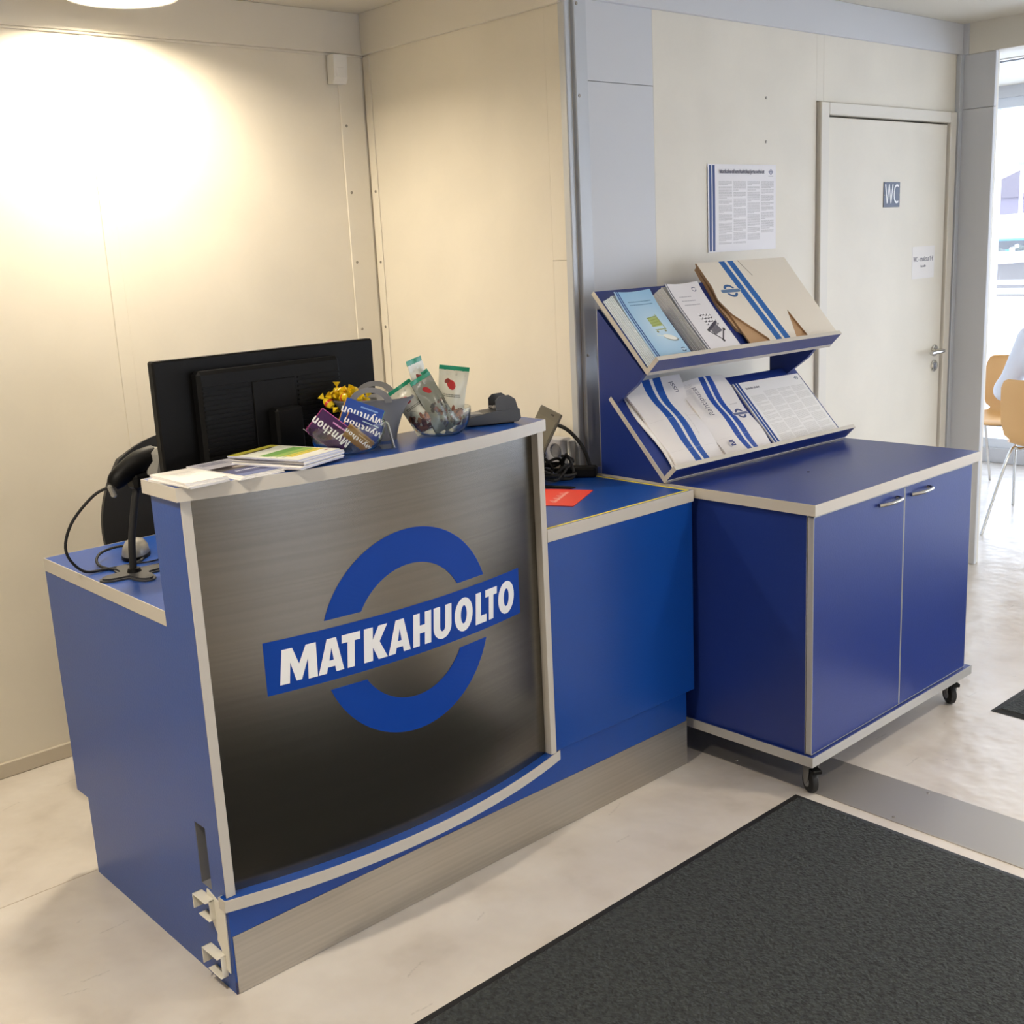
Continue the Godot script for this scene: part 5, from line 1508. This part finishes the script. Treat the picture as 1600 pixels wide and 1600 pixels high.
	prism(st, PackedVector2Array([Vector2(-0.085, 0.004), Vector2(0.075, 0.004), Vector2(0.085, 0.012), Vector2(0.082, 0.036), Vector2(0.06, 0.038), Vector2(-0.02, 0.033), Vector2(-0.085, 0.02), Vector2(-0.092, 0.02)]), -0.038, 0.038, Transform3D(Basis(Vector3(1, 0, 0), Vector3(0, 1, 0), Vector3(0, 0, 1)), Vector3.ZERO))
	part(t, "body", done(st), M.dark_grey)
	part(t, "foot", box_mesh(Vector3(-0.07, 0, -0.03), Vector3(0.065, 0.006, 0.03), 0.001), M.black_plastic)
	for z in [-0.036, 0.033]:
		st = geo()
		prism(st, PackedVector2Array([Vector2(0.008, 0.036), Vector2(0.078, 0.036), Vector2(0.07, 0.062), Vector2(0.05, 0.074), Vector2(0.02, 0.072), Vector2(0.008, 0.062)]), z, z + 0.003, Transform3D.IDENTITY)
		part(t, "keypad_shield", done(st), M.dark_grey)
	for k in 12:
		var key := [mat(rgb(170, 60, 40), 0.5), mat(rgb(190, 150, 60), 0.5), mat(rgb(60, 130, 70), 0.5)] if k == 0 else []
		part(t, "key", box_mesh(Vector3(0.005 + (k / 3) * 0.013, 0.04, -0.024 + (k % 3) * 0.017), Vector3(0.014 + (k / 3) * 0.013, 0.0445, -0.012 + (k % 3) * 0.017), 0.001), M.grey_plastic if k < 9 else [mat(rgb(190, 84, 40), 0.5), mat(rgb(190, 150, 60), 0.5), mat(rgb(70, 130, 80), 0.5)][k % 3])
	part(t, "display", box_mesh(Vector3(-0.07, 0.02, -0.028), Vector3(-0.02, 0.031, 0.028), 0.001), M.grey_plastic)
	part(t, "card_slot", box_mesh(Vector3(0.078, 0.016, -0.03), Vector3(0.0865, 0.03, 0.03), 0.002), M.grey_plastic)

# ------------------------------------------------------------------ signs, mats and small fittings
func build_small_things() -> void:
	var rng := RandomNumberGenerator.new()
	rng.seed = 51
	# notice on the wall
	var im := page(640, 480, rgb(232, 229, 230))
	for x in [12, 42]:
		rect(im, x, 6, 21, 468, rgb(16, 52, 118))
	for col in 4:
		text_block(im, rng, 96 + col * 134, 92, 120, [350, 350, 336, 300][col], 6, rgb(178, 174, 174))
	emblem(im, 590, 40, 15, rgb(70, 76, 116), rgb(232, 229, 230))
	rect(im, 566, 62, 48, 3, rgb(150, 150, 160))
	var p := thing("wall_notice", "white notice with two blue stripes and columns of small print on the wall", "notice", Vector3(2.279, 1.493, WC + 0.001))
	var st := geo()
	sheet(st, 8, 8, func(u: float, v: float) -> Vector3:
		return Vector3(u * 0.398, v * 0.297, 0.002 + 0.002 * sin(u * 6.0) * sin(v * 3.0)), 0.0008)
	part(p, "sheet", done(st), print_mat(im, 0.55))
	letters(p, "heading", "Matkahuollon Rahtikuljetusehdot", 0.0125, M.ink_grey, Transform3D(Basis.IDENTITY, Vector3(0.062, 0.272, 0.0052)), true, 0.92)
	# toilet sign
	var s := thing("toilet_sign", "small dark blue sign with white letters on the toilet door", "sign", Vector3(3.487, 1.68, WC + 0.002))
	part(s, "plate", box_mesh(Vector3(-0.063, -0.05, 0.0), Vector3(0.063, 0.05, 0.003), 0.0008), mat(rgb(22, 44, 78), 0.4))
	letters(s, "lettering", "WC", 0.072, M.logo_white, Transform3D(Basis.IDENTITY, Vector3(0, 0.0, 0.0033)), false, 0.74, true)
	for x in [-0.058, 0.058]:
		screw_part(s, Vector3(x, -0.002, 0.003))
	var q := thing("door_notice", "small white paper notice taped beside the door handle", "notice", Vector3(3.765, 1.395, WC + 0.002))
	part(q, "paper", box_mesh(Vector3(-0.095, -0.068, 0.0), Vector3(0.095, 0.068, 0.0006)), mat(rgb(234, 230, 226), 0.7))
	letters(q, "lettering", "WC - maksu 1 €", 0.019, M.ink_grey, Transform3D(Basis.IDENTITY, Vector3(0.0, 0.014, 0.0009)), false, 0.92, true)
	letters(q, "lettering", "kassalle", 0.009, M.ink_grey, Transform3D(Basis.IDENTITY, Vector3(0.0, -0.016, 0.0009)), false, 1.0, true)
	# alarm sensor in the corner
	var d := thing("motion_sensor", "white motion sensor high in the room corner", "sensor", Vector3(1.475, 2.185, BACK + 0.006))
	st = geo()
	prism(st, PackedVector2Array([Vector2(0.0, -0.048), Vector2(0.03, -0.05), Vector2(0.042, -0.03), Vector2(0.045, 0.046), Vector2(0.0, 0.046)]), -0.028, 0.028, side())
	part(d, "casing", done(st), M.white_plastic)
	part(d, "lens", box_mesh(Vector3(-0.016, -0.028, 0.040), Vector3(0.016, 0.005, 0.0445), 0.003), M.white_plastic)
	# mats
	var pile := mat(Color.WHITE, 0.95)
	var weave := noise_image(512, 0.028, 2, 8, [rgb(34, 37, 37), rgb(40, 43, 43), rgb(50, 54, 54), rgb(58, 62, 61), rgb(44, 47, 47)])
	pile.albedo_texture = tex_of(weave)
	pile.uv1_triplanar = true
	pile.uv1_world_triplanar = true
	pile.uv1_scale = Vector3(3.4, 3.4, 3.4)
	pile.normal_enabled = true
	pile.normal_texture = normal_from(0.05, 2, 18, 512, 6.0)
	pile.normal_scale = 1.0
	for k in 2:
		var r: Array = [[-0.75, 1.568, 0.353, 1.72], [2.47, 4.2, 0.484, 1.6]][k]
		var m := thing("door_mat", ["large dark grey ribbed mat in front of the counter", "second dark grey mat beyond the rolling cabinet"][k], "mat", Vector3((r[0] + r[1]) / 2, 0.0005, (r[2] + r[3]) / 2))
		var hx: float = (r[1] - r[0]) / 2
		var hz: float = (r[3] - r[2]) / 2
		st = geo()
		var e := 0.022
		for side_k in 4:
			var a: Array = [[-hx, -hz, hx, -hz], [hx, -hz, hx, hz], [hx, hz, -hx, hz], [-hx, hz, -hx, -hz]][side_k]
			var inn := func(x: float, z: float) -> Vector3: return Vector3(x - signf(x) * e, 0.006, z - signf(z) * e)
			quad(st, Vector3(a[0], 0.0005, a[1]), Vector3(a[2], 0.0005, a[3]), inn.call(a[2], a[3]), inn.call(a[0], a[1]), Vector3.UP)
		part(m, "rubber_border", done(st), M.black_rubber)
		st = geo()
		bx(st, Vector3(-hx + e, 0.0, -hz + e), Vector3(hx - e, 0.0085, hz - e), 0.003)
		part(m, "pile", done(st), pile, "dark grey looped pile")

func screw_part(parent: Node, at: Vector3) -> void:
	part(parent, "screw", lathe_mesh(PackedVector2Array([Vector2(0.003, 0), Vector2(0.002, 0.0012), Vector2(0, 0.0015)]), 8, Transform3D(Basis(Vector3.RIGHT, PI / 2), at)), M.screw)

# ------------------------------------------------------------------ cafe furniture and guest
func cafe_chair(label: String, at: Vector3, turn: float) -> void:
	# built facing local -z: seat, back at +z
	var c := thing("cafe_chair", label, "chair", at, turn, "plywood cafe chairs")
	var ply := mat(rgb(226, 176, 112), 0.45)
	var path := [[-0.21, 0.435, 0.19], [-0.19, 0.448, 0.2], [-0.1, 0.448, 0.205], [0.02, 0.437, 0.2], [0.12, 0.43, 0.19], [0.17, 0.437, 0.155], [0.20, 0.46, 0.145], [0.215, 0.49, 0.175], [0.222, 0.56, 0.196], [0.235, 0.66, 0.196], [0.25, 0.74, 0.19], [0.255, 0.775, 0.175], [0.257, 0.785, 0.15]]
	var st := geo()
	sheet(st, 10, 24, func(u: float, v: float) -> Vector3:
		var f := v * (path.size() - 1)
		var i := mini(int(f), path.size() - 2)
		var t := f - i
		var w: float = lerpf(path[i][2], path[i + 1][2], t)
		var a := u * 2.0 - 1.0
		var bow := 0.02 * a * a
		var up: float = clampf((f - 5.0) / 3.0, 0, 1)
		return Vector3(a * w, lerpf(path[i][1], path[i + 1][1], t) + bow * (1.0 - up), lerpf(path[i][0], path[i + 1][0], t) - bow * 1.6 * up), 0.01)
	part(c, "plywood_shell", done(st), ply)
	for sx in [-1.0, 1.0]:
		part(c, "leg", tube_mesh(curve([Vector3(sx * 0.05, 0.418, -0.03), Vector3(sx * 0.13, 0.415, -0.10), Vector3(sx * 0.16, 0.39, -0.14), Vector3(sx * 0.2, 0.0, -0.22)], 5), 0.008, 8), M.chrome)
		part(c, "leg", tube_mesh(curve([Vector3(sx * 0.05, 0.418, 0.03), Vector3(sx * 0.13, 0.415, 0.10), Vector3(sx * 0.16, 0.39, 0.16), Vector3(sx * 0.2, 0.0, 0.34)], 5), 0.008, 8), M.chrome)
	part(c, "leg_hub", lathe_mesh(PackedVector2Array([Vector2(0, 0.408), Vector2(0.08, 0.408), Vector2(0.08, 0.428), Vector2(0, 0.428)]), 18), M.dark_edge)

# one continuous surface round tapered bones, as surface nets
func skin(st: SurfaceTool, bones: Array, cell: float, blend: float) -> void:
	var lo := Vector3(1e9, 1e9, 1e9)
	var hi := -lo
	for b in bones:
		for e in 2:
			var r: Vector3 = Vector3.ONE * (b[2 + e] + cell * 2.0)
			lo = lo.min(b[e] - r)
			hi = hi.max(b[e] + r)
	var n := Vector3i(((hi - lo) / cell).ceil()) + Vector3i.ONE
	var val := PackedFloat32Array()
	val.resize(n.x * n.y * n.z)
	val.fill(1e3)
	for b in bones:
		var pa: Vector3 = b[0]
		var ba: Vector3 = b[1] - pa
		var len2 := maxf(ba.length_squared(), 1e-9)
		var reach: float = maxf(b[2], b[3]) + blend + cell * 2.0
		var bl := Vector3i(((pa.min(b[1]) - Vector3.ONE * reach - lo) / cell).floor()).clamp(Vector3i.ZERO, n - Vector3i.ONE)
		var bh := Vector3i(((pa.max(b[1]) + Vector3.ONE * reach - lo) / cell).ceil()).clamp(Vector3i.ZERO, n - Vector3i.ONE)
		for z in range(bl.z, bh.z + 1):
			for y in range(bl.y, bh.y + 1):
				for x in range(bl.x, bh.x + 1):
					var p := lo + Vector3(x, y, z) * cell - pa
					var h := clampf(p.dot(ba) / len2, 0.0, 1.0)
					var d: float = (p - ba * h).length() - lerpf(b[2], b[3], h)
					var i := x + n.x * (y + n.y * z)
					var o := val[i]
					var k := maxf(blend - absf(o - d), 0.0) / blend
					val[i] = minf(o, d) - k * k * blend * 0.25
	var vert := {}
	var corner := [Vector3i(0, 0, 0), Vector3i(1, 0, 0), Vector3i(0, 1, 0), Vector3i(1, 1, 0), Vector3i(0, 0, 1), Vector3i(1, 0, 1), Vector3i(0, 1, 1), Vector3i(1, 1, 1)]
	var edges := [[0, 1], [2, 3], [4, 5], [6, 7], [0, 2], [1, 3], [4, 6], [5, 7], [0, 4], [1, 5], [2, 6], [3, 7]]
	var sx := 1
	var sy := n.x
	var sz := n.x * n.y
	var off := [0, sx, sy, sx + sy, sz, sx + sz, sy + sz, sx + sy + sz]
	for z in n.z - 1:
		for y in n.y - 1:
			for x in n.x - 1:
				var i := x + sy * y + sz * z
				var inside := 0
				for k in 8:
					if val[i + off[k]] < 0.0:
						inside += 1
				if inside == 0 or inside == 8:
					continue
				var sum := Vector3.ZERO
				var cnt := 0
				for e in edges:
					var a := val[i + off[e[0]]]
					var b := val[i + off[e[1]]]
					if (a < 0.0) != (b < 0.0):
						sum += Vector3(corner[e[0]]).lerp(Vector3(corner[e[1]]), a / (a - b))
						cnt += 1
				vert[i] = lo + (Vector3(x, y, z) + sum / cnt) * cell
	st.set_smooth_group(1)
	for i in vert:
		var z: int = i / sz
		var y: int = (i - z * sz) / sy
		var x: int = i - z * sz - y * sy
		for ax in 3:
			var step: int = [sx, sy, sz][ax]
			var s1: int = [sy, sz, sx][ax]
			var s2: int = [sz, sx, sy][ax]
			if [y, z, x][ax] == 0 or [z, x, y][ax] == 0:
				continue
			var a := val[i]
			var b := val[i + step]
			if (a < 0.0) == (b < 0.0):
				continue
			if not (vert.has(i - s1) and vert.has(i - s2) and vert.has(i - s1 - s2)):
				continue
			var out: Vector3 = [Vector3.RIGHT, Vector3.UP, Vector3.BACK][ax] * (1.0 if a < 0.0 else -1.0)
			quad(st, vert[i], vert[i - s1], vert[i - s1 - s2], vert[i - s2], out)
	st.set_smooth_group(-1)

func build_cafe_things() -> void:
	cafe_chair("plywood cafe chair with chrome legs, carrying the seated guest", Vector3(4.90, 0, -0.362), -PI / 2)
	cafe_chair("empty plywood cafe chair facing the seated guest", Vector3(5.50, 0, -0.93), PI / 2)
	# seated guest in a white shirt, facing the window
	var g := thing("person", "person in a white shirt sitting with back turned on cafe chair", "person", Vector3(4.92, 0, -0.36))
	var st := geo()
	# x forward, z to the guest's right
	var B := []
	B.append([Vector3(0.0, 0.54, 0), Vector3(0.0, 0.66, 0), 0.135, 0.125])
	B.append([Vector3(0.0, 0.55, -0.07), Vector3(0.0, 0.55, 0.07), 0.10, 0.10])
	B.append([Vector3(0.0, 0.66, 0), Vector3(0.02, 0.90, 0), 0.13, 0.125])
	B.append([Vector3(0.02, 0.86, -0.07), Vector3(0.02, 0.86, 0.07), 0.115, 0.115])
	B.append([Vector3(0.02, 0.975, -0.14), Vector3(0.02, 0.975, 0.14), 0.06, 0.06])
	B.append([Vector3(0.03, 0.97, 0), Vector3(0.06, 1.08, 0), 0.062, 0.052])
	for s in [-1.0, 1.0]:
		var elbow := Vector3(0.03, 0.69, s * 0.29) if s < 0 else Vector3(0.13, 0.73, 0.27)
		var wrist := Vector3(0.26, 0.74, s * 0.20)
		B.append([Vector3(0.02, 0.955, s * 0.175), elbow, 0.064, 0.050])
		B.append([elbow, wrist, 0.050, 0.034])
	skin(st, B, 0.014, 0.05)
	var shirt := mat(rgb(232, 234, 240), 0.8)
	part(g, "shirt", done(st), shirt, "white long-sleeved shirt")
	st = geo()
	B = []
	for s in [-1.0, 1.0]:
		B.append([Vector3(0.0, 0.53, s * 0.08), Vector3(0.42, 0.53, s * 0.11), 0.088, 0.066])
		B.append([Vector3(0.42, 0.53, s * 0.11), Vector3(0.40, 0.10, s * 0.11), 0.064, 0.046])
		B.append([Vector3(0.39, 0.05, s * 0.11), Vector3(0.56, 0.035, s * 0.12), 0.044, 0.032])
	B.append([Vector3(-0.02, 0.535, -0.08), Vector3(-0.02, 0.535, 0.08), 0.10, 0.10])
	skin(st, B, 0.016, 0.04)
	part(g, "trousers", done(st), mat(rgb(52, 58, 78), 0.85), "dark trousers and shoes")
	# head with face, ears and short hair
	st = geo()
	var h := Vector3(0.10, 1.20, 0)
	B = [[h + Vector3(-0.012, 0.035, 0), h + Vector3(0.01, 0.03, 0), 0.088, 0.082], [h + Vector3(0.03, -0.03, 0), h + Vector3(0.045, -0.075, 0), 0.06, 0.04],
		[h + Vector3(0.088, 0.012, 0), h + Vector3(0.106, -0.018, 0), 0.009, 0.014], [h + Vector3(-0.03, -0.05, 0), h + Vector3(-0.045, -0.14, 0), 0.055, 0.052],
		[h + Vector3(0.082, -0.055, -0.018), h + Vector3(0.082, -0.055, 0.018), 0.008, 0.008]]
	for s in [-1.0, 1.0]:
		B.append([h + Vector3(-0.005, 0.018, s * 0.084), h + Vector3(0.0, -0.025, s * 0.08), 0.015, 0.010])
	skin(st, B, 0.006, 0.018)
	var skin_m := mat(rgb(214, 168, 142), 0.6)
	var hd := part(g, "head", done(st), skin_m)
	st = geo()
	for s in [-1.0, 1.0]:
		lathe(st, PackedVector2Array([Vector2(0, -0.009), Vector2(0.008, -0.005), Vector2(0.011, 0), Vector2(0.008, 0.005), Vector2(0, 0.009)]), 10, Transform3D(Basis.IDENTITY, h + Vector3(0.078, 0.012, s * 0.031)))
	part(hd, "eyes", done(st), M.dark_grey)
	st = geo()
	skin(st, [[h + Vector3(-0.03, 0.05, 0), h + Vector3(0.0, 0.066, 0), 0.092, 0.076], [h + Vector3(-0.05, -0.03, 0), h + Vector3(-0.035, 0.02, 0), 0.06, 0.082]], 0.008, 0.02)
	part(hd, "hair", done(st), mat(rgb(84, 64, 50), 0.8))
	# hands meeting in the lap
	for s in [-1.0, 1.0]:
		st = geo()
		var w := Vector3(0.27, 0.74, s * 0.195)
		var fwd := Vector3(0.9, -0.1, -s * 0.42).normalized()
		var across: Vector3 = fwd.cross(Vector3.UP).normalized() * s
		B = [[w, w + fwd * 0.07 + across * 0.016, 0.022, 0.018], [w, w + fwd * 0.07 - across * 0.02, 0.022, 0.018]]
		for k in 4:
			var r: Vector3 = w + fwd * 0.085 + across * (0.03 - 0.019 * k)
			var ln: float = [0.036, 0.044, 0.041, 0.032][k]
			var m1: Vector3 = r + fwd * ln
			B.append([w + fwd * 0.06 + across * (0.026 - 0.016 * k), r, 0.010, 0.0095])
			B.append([r, m1, 0.0095, 0.0085])
			B.append([m1, m1 + (fwd * 0.6 + Vector3.DOWN * 0.6) * ln * 0.8, 0.0085, 0.0075])
		B.append([w + fwd * 0.02 + across * 0.018, w + fwd * 0.055 + across * 0.048, 0.013, 0.011])
		B.append([w + fwd * 0.055 + across * 0.048, w + fwd * 0.09 + across * 0.052, 0.0105, 0.009])
		skin(st, B, 0.005, 0.008)
		part(g, "hand", done(st), skin_m)
	# the table they sit at, mostly out of view
	var t := thing("cafe_table", "small white cafe table in front of the seated guest", "table", Vector3(5.56, 0, 0.05))
	var o := PackedVector2Array([Vector2(-0.3, -0.3), Vector2(0.3, -0.3), Vector2(0.3, 0.4), Vector2(-0.3, 0.4)])
	part(t, "table_top", board(o, 0.70, 0.725), M.white_plastic)
	part(t, "column", tube_mesh(PackedVector3Array([Vector3(0, 0.02, 0.05), Vector3(0, 0.70, 0.05)]), 0.03, 14), M.chrome)
	part(t, "foot", lathe_mesh(PackedVector2Array([Vector2(0, 0.0), Vector2(0.2, 0.0), Vector2(0.2, 0.01), Vector2(0.03, 0.025), Vector2(0, 0.025)]), 28, Transform3D(Basis.IDENTITY, Vector3(0, 0, 0.05))), M.dark_edge)
